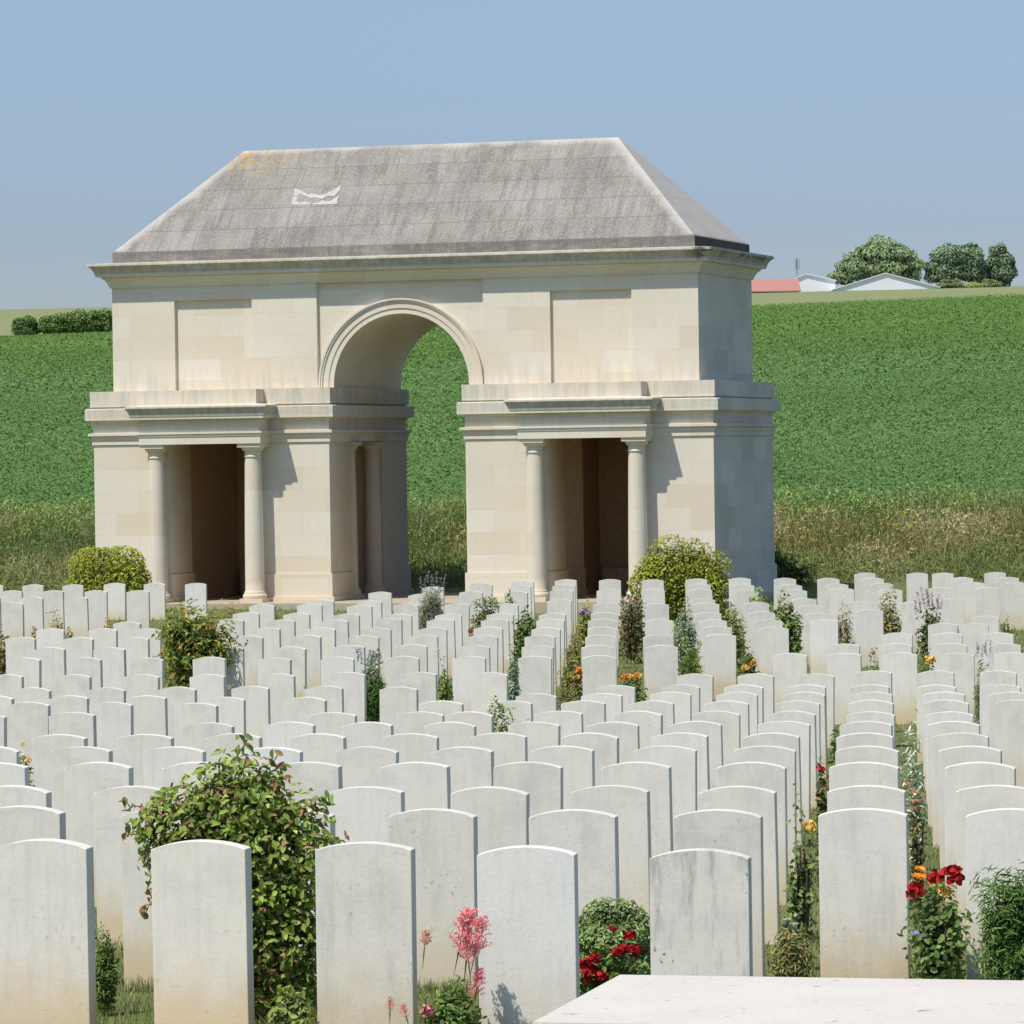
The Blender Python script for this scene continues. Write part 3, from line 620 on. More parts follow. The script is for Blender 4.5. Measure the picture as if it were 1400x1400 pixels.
# ------------------------------------------------------------------ grass and crop
def spread(n, y0, y1, wid, power=1.0):
    Y = y0 + (y1 - y0) * rng.random(n) ** power
    X = (rng.random(n) * 2 - 1) * wid(Y)
    return X, Y
bag = Bag()
for (n, y0, y1, h0, h1, w_) in ((85000, 12.6, 21, .025, .075, .0045), (52000, 21, 34, .03, .07, .007), (40000, 34, 60, .03, .08, .012), (34000, 60, 88, .04, .10, .018)):
    X, Y = spread(n, y0, y1, lambda Y: .13 * Y + 1.6)
    patch = np.sin(X * 2.1 + Y * .7) * np.sin(Y * 1.3 - X) * .5 + .5
    c = tones(n, [(.22, .27, .085), (.19, .25, .07), (.27, .29, .11), (.33, .29, .16)], .25)
    H = rng.uniform(h0, h1, n) * (0.7 + .6 * patch)
    P = np.stack([X, Y, ground(X, Y) - .005], 1)
    bag.add(*blade_arrays(P, H, np.full(n, w_) * rng.uniform(.7, 1.3, n), rng.uniform(.1, .75, n), c))
# longer tufts along the foot of the front rows
for (k, n) in ((1, 2600), (2, 2600)):
    st = STONES[k]
    i = rng.integers(0, len(st), n); S_ = np.array([s[:2] for s in st])[i]
    X = S_[:, 0] + rng.normal(0, .16, n); Y = S_[:, 1] - .06 - np.abs(rng.normal(0, .03, n)) - (X - S_[:, 0]) * .17
    bag.add(*blade_arrays(np.stack([X, Y, ground(X, Y)], 1), rng.uniform(.03, .09, n), np.full(n, .004), rng.uniform(.1, .6, n), tones(n, [(.24, .27, .10), (.34, .30, .16), (.20, .25, .08)], .25)))
# in front of the slab
n = 1500; X = rng.uniform(.2, 2.0, n); Y = 13.05 - X * .22 + rng.uniform(-.15, .0, n)
bag.add(*blade_arrays(np.stack([X, Y, ground(X, Y)], 1), rng.uniform(.25, .43, n), np.full(n, .005), rng.uniform(.05, .35, n), tones(n, [(.24, .27, .10), (.34, .30, .16)], .25)))
tag(bag.build('grass', MAT['blade']), 'short green and straw-coloured turf growing between the headstones', 'grass', kind='stuff')

_g = rng.random((64, 64))
def vnoise(x, y):
    xi = np.floor(x).astype(int); yi = np.floor(y).astype(int); fx_ = x - xi; fy_ = y - yi; fx_ = fx_ * fx_ * (3 - 2 * fx_); fy_ = fy_ * fy_ * (3 - 2 * fy_)
    G = lambda a, b: _g[a % 64, b % 64]
    return (G(xi, yi) * (1 - fx_) + G(xi + 1, yi) * fx_) * (1 - fy_) + (G(xi, yi + 1) * (1 - fx_) + G(xi + 1, yi + 1) * fx_) * fy_
def verge_tone(X, Y):
    n = len(X); p = .5 + 1.35 * (vnoise(X * .42 + 7, Y * .33) - .5) * .75 + (vnoise(X * 1.5, Y * .9 + 9) - .5) * .5 + rng.normal(0, .07, n)
    t = np.clip((Y - 86.0) / 9.5, 0, 1)
    gold, straw, weed, fresh = (np.array(c) for c in ((.175, .16, .045), (.27, .245, .125), (.10, .14, .04), (.17, .22, .065)))
    pal = np.where((p > .68)[:, None], straw, np.where((p > .52)[:, None], gold, weed))
    pal = np.where(((t > .72) & (rng.random(n) < .6))[:, None], fresh * 1.05, pal)
    pal = np.where(((t < .25) & (rng.random(n) < .55))[:, None], np.array([.15, .20, .06]), pal)
    return 1.45 * pal * rng.uniform(.75, 1.25, (n, 1)) * rng.uniform(.94, 1.06, (n, 3))
bag = Bag()
n = 80000; X, Y = spread(n, 85.6, 100.0, lambda Y: .13 * Y + 6)
dk = np.clip((Y - 85.6) / 4.6, 0, 1) * np.clip((98.5 - Y) / 4, .5, 1)
keep = rng.random(n) < np.clip((99.5 - Y + 3.5 * (vnoise(X * .35, Y * .2) - .5)) / 4.5, 0.02, 1) * np.clip(.2 + 1.6 * vnoise(X * .8 + 3, Y * .5), 0, 1) ** np.clip((Y - 93) / 2, 0, 1)
X, Y, dk = X[keep], Y[keep], dk[keep]; n = len(X)
c = verge_tone(X, Y); tp = np.where(rng.random((n, 1)) < .35, np.array([[.36, .30, .18]]), c * 1.15)
H = rng.uniform(.25, .80, n) * (.35 + .65 * dk) * (.35 + 1.15 * vnoise(X * .8, Y * .6))
bag.add(*blade_arrays(np.stack([X, Y, ground(X, Y) - .02], 1), H, rng.uniform(.010, .022, n), rng.uniform(.15, .8, n), c, tp))
n = 60000; X, Y = spread(n, 85.6, 96.0, lambda Y: .13 * Y + 6)
D = unit(rng.normal(size=(n, 3)) + np.array([0, 0, .6])); N = unit(rng.normal(size=(n, 3)) * .7 + np.array([-.3, -.6, .6]))
hh = rng.random(n) ** .8 * .55 * (.35 + .65 * np.clip((Y - 85.6) / 4.6, 0, 1)) * (.5 + .8 * vnoise(X * .9, Y * .9))
bag.add(*leaf_arrays(np.stack([X, Y, ground(X, Y) + .02 + hh], 1), D, N, rng.uniform(.05, .13, n), rng.uniform(.02, .05, n), verge_tone(X, Y) * (.6 + .6 * hh[:, None] / .5)))
tag(bag.build('rough_grass', MAT['blade']), 'tall brownish rough grass and weeds along the edge of the crop field', 'rough grass', kind='stuff')

bag = Bag()
for (n, y0, y1, l0, l1) in ((210000, 94.5, 130, .05, .105), (170000, 130, 200, .075, .14), (110000, 200, 330, .12, .21), (150000, 330, 700, .16, .34)):
    X, Y = spread(n, y0, y1, lambda Y: .125 * Y + 6, 1.0)
    hh = rng.uniform(0.05, .30, n) * np.clip(l0 / .09, 1, 2.2)
    hole = vnoise(X * 3.1, Y * 1.9) + .5 * vnoise(X * 6.3 + 5, Y * 3.1)
    hh = hh * np.clip(.25 + 1.1 * hole, .1, 1.1)
    D = unit(rng.normal(size=(n, 3)) * np.array([1, 1, .35])); N = unit(rng.normal(size=(n, 3)) * .34 + np.array([-.25, -.45, 1.0]))
    c = tones(n, [(.083, .158, .042), (.093, .172, .048), (.075, .145, .038), (.108, .182, .056)], .16)
    band = .86 + .16 * vnoise(X * .02 + 3, Y * .03) + .14 * vnoise(X * .004 + 9, Y * .16)
    tram = np.abs((X * .97 + Y * .05) % 24 - 12); band = band * np.where(tram < .28, .82, 1.0)
    c = c * np.where(((Y > 238) & (Y < 700))[:, None], np.array([[.95, .95, .78]]), np.array([[1.0, 1.0, 1.05]])) * (.80 + .40 * np.clip(hh / .26, 0, 1))[:, None] * band[:, None] * 1.06
    bag.add(*leaf_arrays(np.stack([X, Y, ground(X, Y) + hh], 1), D, N, rng.uniform(l0, l1, n), rng.uniform(l0, l1, n) * .75, c, .10))
tag(bag.build('crop', MAT['crop']), 'dense green leafy crop covering the rising field', 'crop', kind='stuff')

# ------------------------------------------------------------------ plants
def tube(bm, a, b, r0, r1, seg=6):
    a, b = Vector(a), Vector(b); d = (b - a).normalized(); u = d.orthogonal().normalized(); v = d.cross(u)
    A = [bm.verts.new(a + (u * math.cos(t) + v * math.sin(t)) * r0) for t in [2 * math.pi * i / seg for i in range(seg)]]
    B = [bm.verts.new(b + (u * math.cos(t) + v * math.sin(t)) * r1) for t in [2 * math.pi * i / seg for i in range(seg)]]
    for i in range(seg): bm.faces.new((A[i], A[(i + 1) % seg], B[(i + 1) % seg], B[i]))
    bm.faces.new(A[::-1]); bm.faces.new(B)

def lobes_points(n, lobes, shell=.45, rough=.12):
    """points through the outer volume of several overlapping ellipsoids"""
    L_ = np.array(lobes, float); wts = (L_[:, 3] * L_[:, 5]); wts /= wts.sum()
    i = rng.choice(len(L_), n, p=wts); d = unit(rng.normal(size=(n, 3)))
    ph = rng.uniform(0, 6.28, 6)
    lump = 1 + rough * (np.sin(d[:, 0] * 5 + ph[0] + i) + np.sin(d[:, 1] * 6 + ph[1] + 2 * i) + np.sin(d[:, 2] * 7 + ph[2]))
    r = (1 - shell * rng.random(n) ** 1.6) * lump
    return L_[i, :3] + d * r[:, None] * L_[i, 3:], d, r

GAIN = 1.95
def foliage(bag, n, lobes, l, wd, cols, shell=.45, rough=.10, up=.5, dark=.55, droop=0.0, near=False):
    P, d, r = lobes_points(n, lobes, shell, rough)
    N = unit(d * .8 + rng.normal(size=(n, 3)) * .5 + np.array([-.2, -.25, up]))
    D = unit(np.cross(N, rng.normal(size=(n, 3))) + d * .35 + np.array([0, 0, -droop]))
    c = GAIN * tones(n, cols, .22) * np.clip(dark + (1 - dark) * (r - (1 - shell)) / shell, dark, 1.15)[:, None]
    keep = P[:, 2] > 0.0
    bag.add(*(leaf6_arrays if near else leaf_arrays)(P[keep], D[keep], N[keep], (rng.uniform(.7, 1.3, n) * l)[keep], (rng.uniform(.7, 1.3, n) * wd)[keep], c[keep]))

def flower_mesh(kind, r, cols, n):
    bag = Bag()
    if kind == 'rose':
        d = unit(rng.normal(size=(n, 3))); d[:, 2] = np.abs(d[:, 2]) * 1.2 - .25; d = unit(d)
        lay = np.linspace(.25, 1, n)[:, None]
        bag.add(*leaf6_arrays(d * r * lay * np.array([1, 1, .8]), unit(np.cross(d, rng.normal(size=(n, 3))) + np.array([0, 0, .4])), d, r * .95 * (lay[:, 0] * .4 + .6), r * .85, tones(n, cols, .25), .32))
    elif kind == 'plume':
        m = 22; bt = np.sort(rng.random(m)) ** .9; ba = np.arange(m) * 2.4 + rng.normal(0, .3, m)
        i = rng.integers(0, m, n); u = rng.random(n); ln = r * (.16 + .5 * (1 - bt[i]) ** .8)
        P = np.stack([np.cos(ba[i]) * ln * u, np.sin(ba[i]) * ln * u, bt[i] * 1.55 * r + ln * u * .75], 1) + rng.normal(0, r * .045, (n, 3))
        bag.add(*leaf_arrays(P, rng.normal(size=(n, 3)), rng.normal(size=(n, 3)) + np.array([0, -.5, .3]), r * .085, r * .062, 1.5 * tones(n, cols, .2)))
        bag.add(*leaf_arrays(np.array([[0, 0, -.1 * r]]), np.array([[0, .02, 1.0]]), np.array([[0, -1.0, 0]]), 3.0 * r, .006, np.array([[.25, .22, .08]])))
    elif kind == 'spike':
        t = rng.random(n); P = np.stack([rng.normal(0, r * .10, n), rng.normal(0, r * .10, n), t * 2 * r], 1)
        bag.add(*leaf_arrays(P, rng.normal(size=(n, 3)), rng.normal(size=(n, 3)), r * .28, r * .16, tones(n, cols, .25)))
    else:                                      # an open daisy-like head
        a = np.arange(n) * 2.4; e = np.linspace(.15, .9, n)
        d = np.stack([np.cos(a) * np.cos(e), np.sin(a) * np.cos(e), np.sin(e) * .5], 1)
        bag.add(*leaf_arrays(d * r * .55, d, np.array([[0, -.4, 1.0]]) + d * -.3, r * .95, r * .5, tones(n, cols, .2)))
    return raw_mesh('flower', np.concatenate(bag.V), np.concatenate(bag.F), np.concatenate(bag.C))

RED = [(.42, .012, .018), (.30, .008, .012), (.55, .03, .03)]
PINK = [(.66, .25, .28), (.70, .38, .38), (.62, .19, .24)]
YEL = [(.85, .55, .12), (.88, .66, .25)]
ORA = [(.80, .28, .03), (.85, .42, .05), (.75, .22, .04)]
PUR = [(.28, .18, .50), (.40, .28, .62)]
WHI = [(.75, .74, .66), (.80, .76, .60)]
MAU = [(.42, .26, .40), (.50, .34, .46)]

def plant(name, label, cat, px, ytop, Y, wpx, n, l, wd, cols, flowers=(), shape=None, fname='flower', fl=('rose', .03, RED, 26), group=None, stems=5, dark=.5, up=.5, shell=.6, depth=.9, rough=.12, mult=2.3, droop=0):
    """a clump of leaves round px wide wpx whose top is seen at ytop; flowers are photo spots (px, py, radius, kind, colours)"""
    top = at(px, ytop, Y); X = top[0]; g = float(ground(X, Y)); h = max(.12, top[2] - g); wm = wpx * Y / FPX
    root = tag(empty(name, (X, Y, g)), label, cat, group)
    if shape is None:
        shape = [(0, 0, h * .55, wm * .48, wm * .48 * depth, h * .48), (-wm * .12, -wm * .1, h * .38, wm * .42, wm * .4 * depth, h * .38), (wm * .14, 0, h * .42, wm * .38, wm * .38 * depth, h * .42)]
    else:
        shape = [(a * wm, b * wm * depth, c_ * h, d * wm, e * wm * depth, f_ * h) for a, b, c_, d, e, f_ in shape]
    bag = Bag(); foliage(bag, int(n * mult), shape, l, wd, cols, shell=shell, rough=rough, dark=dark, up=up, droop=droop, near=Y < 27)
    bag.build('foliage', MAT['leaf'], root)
    if stems:
        bm = bmesh.new()
        for i in range(stems):
            a = random.uniform(0, 6.28); rr = random.uniform(.1, .38) * wm
            tube(bm, (rr * .3 * math.cos(a), rr * .3 * math.sin(a), -.03), (rr * math.cos(a), rr * math.sin(a) * depth, h * random.uniform(.5, .8)), .008 + .006 * h, .004, 5)
        bm_done(bm, 'stem', MAT['wood'], root)
    for (fxp, fyp, fr, kind, fc) in flowers:
        P = at(fxp, fyp, Y - .03 - random.uniform(0, .05)); nn = {'rose': 34, 'plume': 1300, 'spike': 40, 'daisy': 26}[kind]
        f = link('flower', flower_mesh(kind, fr, fc, nn), MAT['petal'], root, (P[0] - X, P[1] - Y, P[2] - g))
        f.rotation_euler = (R(random.uniform(15, 40)) if kind in ('rose', 'daisy') else R(random.uniform(-10, 10)), R(random.uniform(-15, 15)), 0)
    return root

def fgrid(kind, cx, cy, sx, sy, n, r, cols):
    return [(cx + random.uniform(-sx, sx), cy + random.uniform(-sy, sy), r * random.uniform(.8, 1.2), kind, cols) for i in range(n)]

G_MID = [(.075, .125, .03), (.095, .15, .035), (.055, .10, .025), (.12, .165, .045)]
G_LIME = [(.15, .18, .03), (.19, .20, .035), (.10, .14, .03), (.24, .21, .045)]
G_DARK = [(.03, .055, .018), (.045, .075, .022), (.06, .09, .028)]
G_GREY = [(.20, .24, .17), (.26, .29, .22), (.15, .20, .12)]
G_OLIVE = [(.12, .115, .04), (.16, .14, .05), (.09, .10, .035)]
OCHRE = [(.22, .15, .04), (.26, .19, .06), (.16, .12, .035)]
G_RUST = [(.10, .13, .03), (.16, .12, .03), (.22, .10, .035), (.07, .10, .025)]

# the large shrub in the foreground
root = plant('shrub', 'large leafy green shrub with reddish young leaves behind the front headstones', 'shrub', 312, 1054, 18.05, 300, 6000, .038, .020,
      [(.13, .18, .035), (.165, .215, .045), (.095, .14, .028), (.20, .24, .06), (.15, .20, .04), (.11, .155, .03), (.15, .19, .04), (.21, .13, .07)],
      shape=[(.06, 0, .45, .36, .34, .50), (-.16, -.05, .76, .30, .26, .17), (.20, 0, .66, .30, .28, .26), (.02, 0, .84, .27, .25, .19), (.16, -.04, .28, .33, .30, .32)], dark=.25, shell=.62, stems=9, up=.3)
for (x0, y0, x1, y1) in ((325, 1080, 332, 1008), (345, 1085, 375, 1035), (300, 1085, 305, 1050), (240, 1110, 165, 1104), (225, 1125, 168, 1145), (400, 1110, 455, 1095), (375, 1080, 395, 1050), (215, 1170, 198, 1255)):
    sp = np.array([at(x0 + (x1 - x0) * t, y0 + (y1 - y0) * t + 3 * math.sin(t * 5), 18.0) for t in np.repeat(np.linspace(.1, 1, 9), 2)]) - np.array(root.location)
    n = len(sp); sp += rng.normal(0, .013, (n, 3)); bag = Bag()
    bag.add(*leaf6_arrays(sp, rng.normal(size=(n, 3)) + np.array([0, 0, .5]), rng.normal(size=(n, 3)) + np.array([-.2, -.6, .6]), rng.uniform(.035, .06, n), rng.uniform(.018, .03, n), GAIN * tones(n, [(.13, .18, .05), (.10, .15, .04), (.20, .11, .05)], .2)))
    q = sp[::2]; D_ = np.diff(q, axis=0); bag.add(*leaf_arrays((q[1:] + q[:-1]) / 2, D_, np.tile([0, -1.0, .2], (len(D_), 1)), np.linalg.norm(D_, axis=1) * 1.2, .006, tones(len(D_), [(.16, .12, .06)])))
    bag.build('shoot', MAT['leaf'], root)

plant('astilbe', 'pink feathery astilbe in flower between the two middle front-row headstones', 'flowering plant', 618, 1345, 16.72, 75, 420, .035, .014, G_MID,
      flowers=[(638, 1308, .115, 'plume', PINK), (628, 1296, .085, 'plume', PINK), (650, 1300, .085, 'plume', PINK), (641, 1318, .075, 'plume', PINK), (648, 1366, .06, 'plume', PINK), (652, 1352, .05, 'plume', PINK),
               (580, 1300, .05, 'plume', [(.50, .26, .20), (.6, .35, .3)]), (585, 1383, .026, 'rose', PINK), (556, 1392, .035, 'plume', PINK), (533, 1384, .035, 'plume', [(.6, .3, .25)])], stems=8)
plant('cushion_plant', 'rounded grey-green cushion plant behind the red flowers in the front row', 'plant', 838, 1230, 18.35, 104, 4200, .028, .011, [(.13, .18, .065), (.165, .215, .085), (.10, .14, .05)], stems=0, dark=.45, shell=.35, shape=[(0, 0, .55, .52, .45, .45), (0, 0, .3, .55, .5, .32)])
plant('red_carnation', 'clump of dark red flowers left of the lichen-specked front headstone', 'flowering plant', 838, 1300, 17.35, 80, 300, .045, .026, G_MID,
      flowers=[(861, 1280, .024, 'rose', RED), (838, 1270, .014, 'rose', RED), (851, 1299, .026, 'rose', RED), (868, 1299, .026, 'rose', RED), (843, 1301, .02, 'rose', RED), (812, 1311, .026, 'rose', RED), (808, 1332, .036, 'rose', RED), (822, 1333, .026, 'rose', RED), (800, 1320, .03, 'rose', RED)], stems=3)
plant('rose_bush', 'rose bush with deep red, orange and yellow blooms right of the tall second-row stone', 'rose bush', 1284, 1218, 18.55, 72, 620, .036, .022, [(.06, .10, .03), (.09, .135, .04), (.12, .17, .05)],
      flowers=[(1301, 1199, .052, 'rose', RED), (1252, 1219, .040, 'rose', RED), (1278, 1201, .034, 'rose', RED), (1258, 1189, .028, 'daisy', ORA), (1257, 1199, .032, 'daisy', ORA), (1272, 1209, .026, 'daisy', YEL), (1291, 1220, .028, 'rose', YEL), (1250, 1277, .022, 'daisy', PUR), (1262, 1283, .022, 'daisy', PUR)], stems=9, dark=.28, rough=.25, shell=.85)
plant('feathery_bush', 'dark green feathery bush at the right edge beside the rose bush', 'shrub', 1388, 1172, 17.75, 108, 3000, .045, .0065, [(.055, .095, .022), (.075, .125, .03), (.10, .16, .045)], stems=5, dark=.35, shell=.7, up=.8, rough=.2,
      shape=[(0, 0, .55, .42, .4, .45), (.1, 0, .3, .5, .45, .32), (-.12, -.1, .5, .3, .3, .3)])
plant('rose_bush', 'yellow-flowered rose bush in the second row gap left of the tall stone', 'rose bush', 1094, 1114, 19.9, 40, 330, .032, .018, [(.07, .10, .03), (.10, .135, .04), (.13, .17, .06)], flowers=[(1108, 1131, .03, 'rose', YEL)], dark=.25, depth=1.1, mult=1.4, rough=.3, shell=.9, stems=9)
plant('silver_bush', 'silvery white-flecked bush in the narrow gap right of the tall column of stones', 'plant', 1246, 990, 24.6, 36, 460, .04, .011, [(.30, .34, .27), (.40, .43, .36), (.16, .22, .12), (.5, .52, .46)], stems=4, dark=.4, depth=1.5, mult=1.7)
plant('poppy_plant', 'orange-red spiky flowers below the silvery bush', 'flowering plant', 1252, 1075, 22.6, 26, 140, .04, .012, G_OLIVE, flowers=[(1241, 1072, .016, 'daisy', [(.62, .18, .08)]), (1250, 1082, .016, 'daisy', [(.62, .18, .08)]), (1252, 1095, .018, 'daisy', [(.62, .18, .08)]), (1262, 1086, .012, 'daisy', [(.62, .18, .08)]), (1250, 1105, .014, 'daisy', [(.62, .18, .08)])], depth=1.2)
plant('small_shrub', 'small grey-green shrub peeping over the stones in the middle of the graves', 'shrub', 692, 958, 35.4, 72, 900, .04, .022, [(.17, .20, .07), (.21, .24, .10), (.12, .15, .05)], shape=[(-.12, 0, .55, .3, .3, .45), (.25, 0, .42, .3, .3, .4), (-.35, 0, .38, .2, .2, .35)], dark=.45)
plant('lavender', 'thick green lavender clump with thin grey spikes, left of centre', 'lavender', 508, 900, 47.6, 40, 900, .11, .008, [(.06, .12, .03), (.08, .15, .04), (.05, .09, .025)], flowers=[(490 + i * 5.4, 912 - abs(3 - i) * 1.5, .09, 'spike', [(.30, .30, .30), (.22, .22, .28)]) for i in range(7)], stems=4, dark=.4, up=.1)
plant('nandina', 'bushy green and bronze shrub standing among stones left of the archway', 'shrub', 263, 836, 52.6, 118, 2100, .085, .028, [(.07, .12, .025), (.16, .17, .03), (.22, .16, .035), (.05, .085, .02)], shape=[(0, 0, .55, .38, .35, .42), (-.12, 0, .78, .32, .3, .18), (.22, 0, .68, .28, .28, .2), (0, 0, .3, .36, .3, .3)], dark=.25, shell=.78, up=.4, rough=.2, stems=8, droop=.3, mult=2.2)
plant('round_shrub', 'rounded yellow-green shrub before the left pier of the archway', 'shrub', 147, 741, 79.0, 118, 4600, .065, .036, [(.185, .205, .026), (.24, .215, .03), (.13, .165, .024), (.155, .185, .026)], shape=[(0, 0, .5, .48, .42, .48), (.1, 0, .35, .45, .4, .38)], dark=.34, shell=.5, rough=.06, stems=6)
plant('round_shrub', 'larger rounded yellow-green shrub at the right corner of the archway', 'shrub', 930, 733, 76.5, 138, 5600, .065, .036, [(.185, .205, .026), (.24, .215, .03), (.13, .165, .024), (.155, .185, .026)], shape=[(0, 0, .58, .45, .42, .40), (-.1, 0, .4, .42, .4, .38), (.12, 0, .36, .4, .38, .36)], dark=.34, shell=.5, rough=.06, depth=.55, stems=6)
plant('rose_bush', 'dark red-leaved rose bush with tiny pale blooms left of the shrub by the arch', 'rose bush', 863, 806, 63.6, 36, 600, .055, .03, [(.05, .06, .02), (.09, .05, .025), (.06, .09, .03), (.12, .08, .04)], flowers=fgrid('rose', 864, 835, 12, 28, 6, .028, WHI + PINK[:1]), dark=.35, depth=1.4)
plant('green_plant', 'pale green leafy plant right of the archway shrub, behind the stones', 'plant', 1038, 811, 69.6, 42, 420, .075, .04, [(.15, .20, .06), (.19, .23, .08), (.10, .15, .04)])
plant('green_plant', 'larger light green leafy plant between two stone columns right of the archway', 'plant', 1072, 819, 63.4, 42, 700, .085, .045, [(.13, .18, .05), (.18, .22, .08), (.08, .12, .03)])
plant('green_plant', 'yellowish green tuft between stone columns below the archway shrub', 'plant', 1001, 829, 60.3, 34, 520, .09, .018, [(.13, .17, .03), (.19, .19, .05), (.08, .12, .03)])
plant('green_tuft', 'bright green fine-leaved tuft in front of the grey-leaved plant', 'plant', 943, 879, 51.1, 34, 600, .09, .010, [(.12, .16, .03), (.16, .20, .04), (.09, .12, .03)], up=.1)
plant('silver_bush', 'grey-leaved plant below the right archway shrub', 'plant', 936, 826, 58.2, 34, 520, .07, .02, G_GREY + [(.10, .14, .07)], dark=.4)
plant('rose_bush', 'low plant with two orange roses in the middle of the right-hand stones', 'rose bush', 1023, 890, 50.8, 32, 300, .055, .03, G_DARK, flowers=[(1020, 913, .05, 'rose', YEL), (1028, 905, .045, 'rose', ORA)], dark=.4)
plant('cushion_plant', 'brownish green mound at the foot of a stone right of centre', 'plant', 776, 930, 46.6, 44, 460, .05, .014, G_OLIVE, stems=0)
plant('marigold', 'orange marigold beside green leaves right of the centre stone column', 'flowering plant', 782, 905, 50.6, 34, 340, .055, .03, G_MID + OCHRE, flowers=[(791, 917, .045, 'rose', ORA), (789, 926, .04, 'rose', YEL), (795, 922, .035, 'rose', ORA)])
plant('mixed_plant', 'rusty and green border plant in the aisle right of the centre stone column', 'plant', 783, 864, 56.4, 30, 300, .05, .024, [(.14, .16, .05), (.22, .15, .07), (.09, .13, .04), (.20, .19, .07)], flowers=fgrid('rose', 788, 880, 7, 14, 4, .02, [(.5, .25, .2)]), depth=1.5)
plant('mixed_plant', 'green plant with pale mauve blooms at the far end of the aisle by the arch', 'plant', 800, 826, 64.5, 22, 260, .06, .03, G_LIME, flowers=fgrid('rose', 797, 838, 7, 6, 8, .035, [(.52, .40, .50), (.62, .5, .55)]))
plant('marigold', 'row of small orange marigolds right of a tall stone near the centre', 'flowering plant', 863, 921, 47.2, 40, 380, .055, .028, G_MID, flowers=[(851, 927, .032, 'rose', ORA), (858, 926, .04, 'rose', ORA), (864, 925, .03, 'rose', YEL), (870, 924.5, .042, 'rose', ORA), (875, 925, .03, 'rose', YEL)])
plant('lavender', 'tall grey lavender before the archway opening', 'lavender', 590, 806, 69.4, 34, 900, .16, .010, [(.16, .18, .10), (.22, .22, .17), (.10, .13, .06)], flowers=[(576 + i * 4.2, 806 - (i % 3) * 4, .10, 'spike', [(.30, .28, .34), (.36, .36, .36)]) for i in range(8)], up=.05, dark=.5)
plant('rose_bush', 'green bush with red flowers in front of the right inner pier', 'rose bush', 664, 812, 64.6, 42, 620, .06, .035, [(.08, .12, .03), (.12, .15, .05), (.05, .085, .025)], flowers=[(645, 862, .05, 'rose', [(.55, .08, .06)]), (652, 849, .045, 'rose', [(.6, .16, .12)]), (658, 838, .03, 'rose', PINK), (666, 842, .03, 'rose', PINK)], dark=.4)
plant('green_plant', 'dark green leafy plant behind the stones left of the right porch', 'plant', 718, 834, 62.0, 36, 560, .07, .035, [(.07, .11, .03), (.11, .145, .045), (.05, .08, .02)], depth=1.3)
plant('green_plant', 'sprig of green leaves by the base of the right inner pier', 'plant', 697, 806, 70.3, 18, 200, .06, .03, G_MID)
plant('sedum', 'ochre-topped sedum with pink stems between stones on the right', 'plant', 1214, 814, 63.0, 34, 620, .06, .03, [(.17, .16, .05), (.24, .20, .08), (.12, .13, .04)], flowers=fgrid('spike', 1217, 850, 9, 8, 7, .09, [(.45, .28, .30), (.34, .32, .20)]), dark=.5)
plant('purple_sage', 'purple-flowered sage bush among the stones at far right', 'flowering plant', 1272, 832, 62.6, 36, 420, .07, .03, [(.05, .075, .03), (.08, .10, .045), (.035, .05, .02)], flowers=fgrid('spike', 1272, 828, 21, 14, 18, .085, MAU), dark=.4)
plant('heather', 'pink-stemmed heather between two stones on the right', 'plant', 1153, 828, 59.4, 26, 420, .05, .018, [(.13, .16, .06), (.28, .17, .14), (.18, .19, .09)], flowers=fgrid('spike', 1152, 860, 9, 10, 6, .07, MAU), dark=.5)
plant('rose_bush', 'single large yellow rose at the foot of a stone on the right', 'rose bush', 1267, 897, 49.6, 26, 220, .05, .03, G_MID, flowers=[(1271, 902, .062, 'rose', YEL)])
plant('lavender', 'sparse grey lavender between the stones at far right', 'lavender', 1343, 902, 47.6, 24, 300, .09, .012, G_GREY, flowers=[(1334 + i * 4, 899 - (i % 2) * 6, .07, 'spike', [(.42, .42, .46)]) for i in range(6)], up=.1)
plant('silver_bush', 'pale green plant with a pink bloom at the foot of a stone on the right', 'plant', 1192, 898, 47.9, 24, 280, .055, .025, G_GREY + [(.14, .19, .07)], flowers=[(1194, 893, .025, 'rose', PINK)])
plant('green_plant', 'narrow green creeper in the gap left of the tall column of stones', 'plant', 1142, 984, 31.5, 14, 160, .05, .026, G_MID, depth=3)
plant('rose_bush', 'dark narrow rose bush with red bloom beside the receding column of stones', 'rose bush', 1122, 1050, 25.4, 14, 200, .045, .026, G_DARK + [(.16, .10, .05)], flowers=[(1123, 1052, .022, 'rose', [(.55, .05, .07)]), (1119, 1050, .016, 'rose', [(.6, .08, .10)])], depth=2.5, dark=.4)
plant('green_plant', 'small green plant in the last gap at the right edge of the stones', 'plant', 1376, 846, 59.2, 16, 200, .055, .03, G_MID)
plant('yellow_plant', 'yellow-green plant with pale flowers near the left edge', 'plant', 33, 1036, 25.2, 28, 300, .04, .024, [(.12, .14, .03), (.22, .20, .06), (.07, .09, .025)], flowers=[(30, 1033, .018, 'rose', WHI), (37, 1040, .022, 'rose', YEL)])
plant('green_plant', 'tiny green plant at the foot of a stone left of centre', 'plant', 411, 940, 45.6, 20, 160, .04, .018, G_LIME)
plant('green_plant', 'light green plant with white spikes between stones at centre', 'plant', 607, 912, 48.2, 22, 420, .06, .022, [(.13, .18, .04), (.18, .21, .06), (.09, .13, .03)], flowers=[(602, 905, .10, 'spike', WHI), (606, 915, .08, 'spike', WHI)], depth=1.4)
plant('silver_bush', 'grey-green plant squeezed between stones right of centre', 'plant', 700, 888, 48.6, 18, 340, .06, .026, G_GREY + [(.12, .18, .10)], depth=1.6)
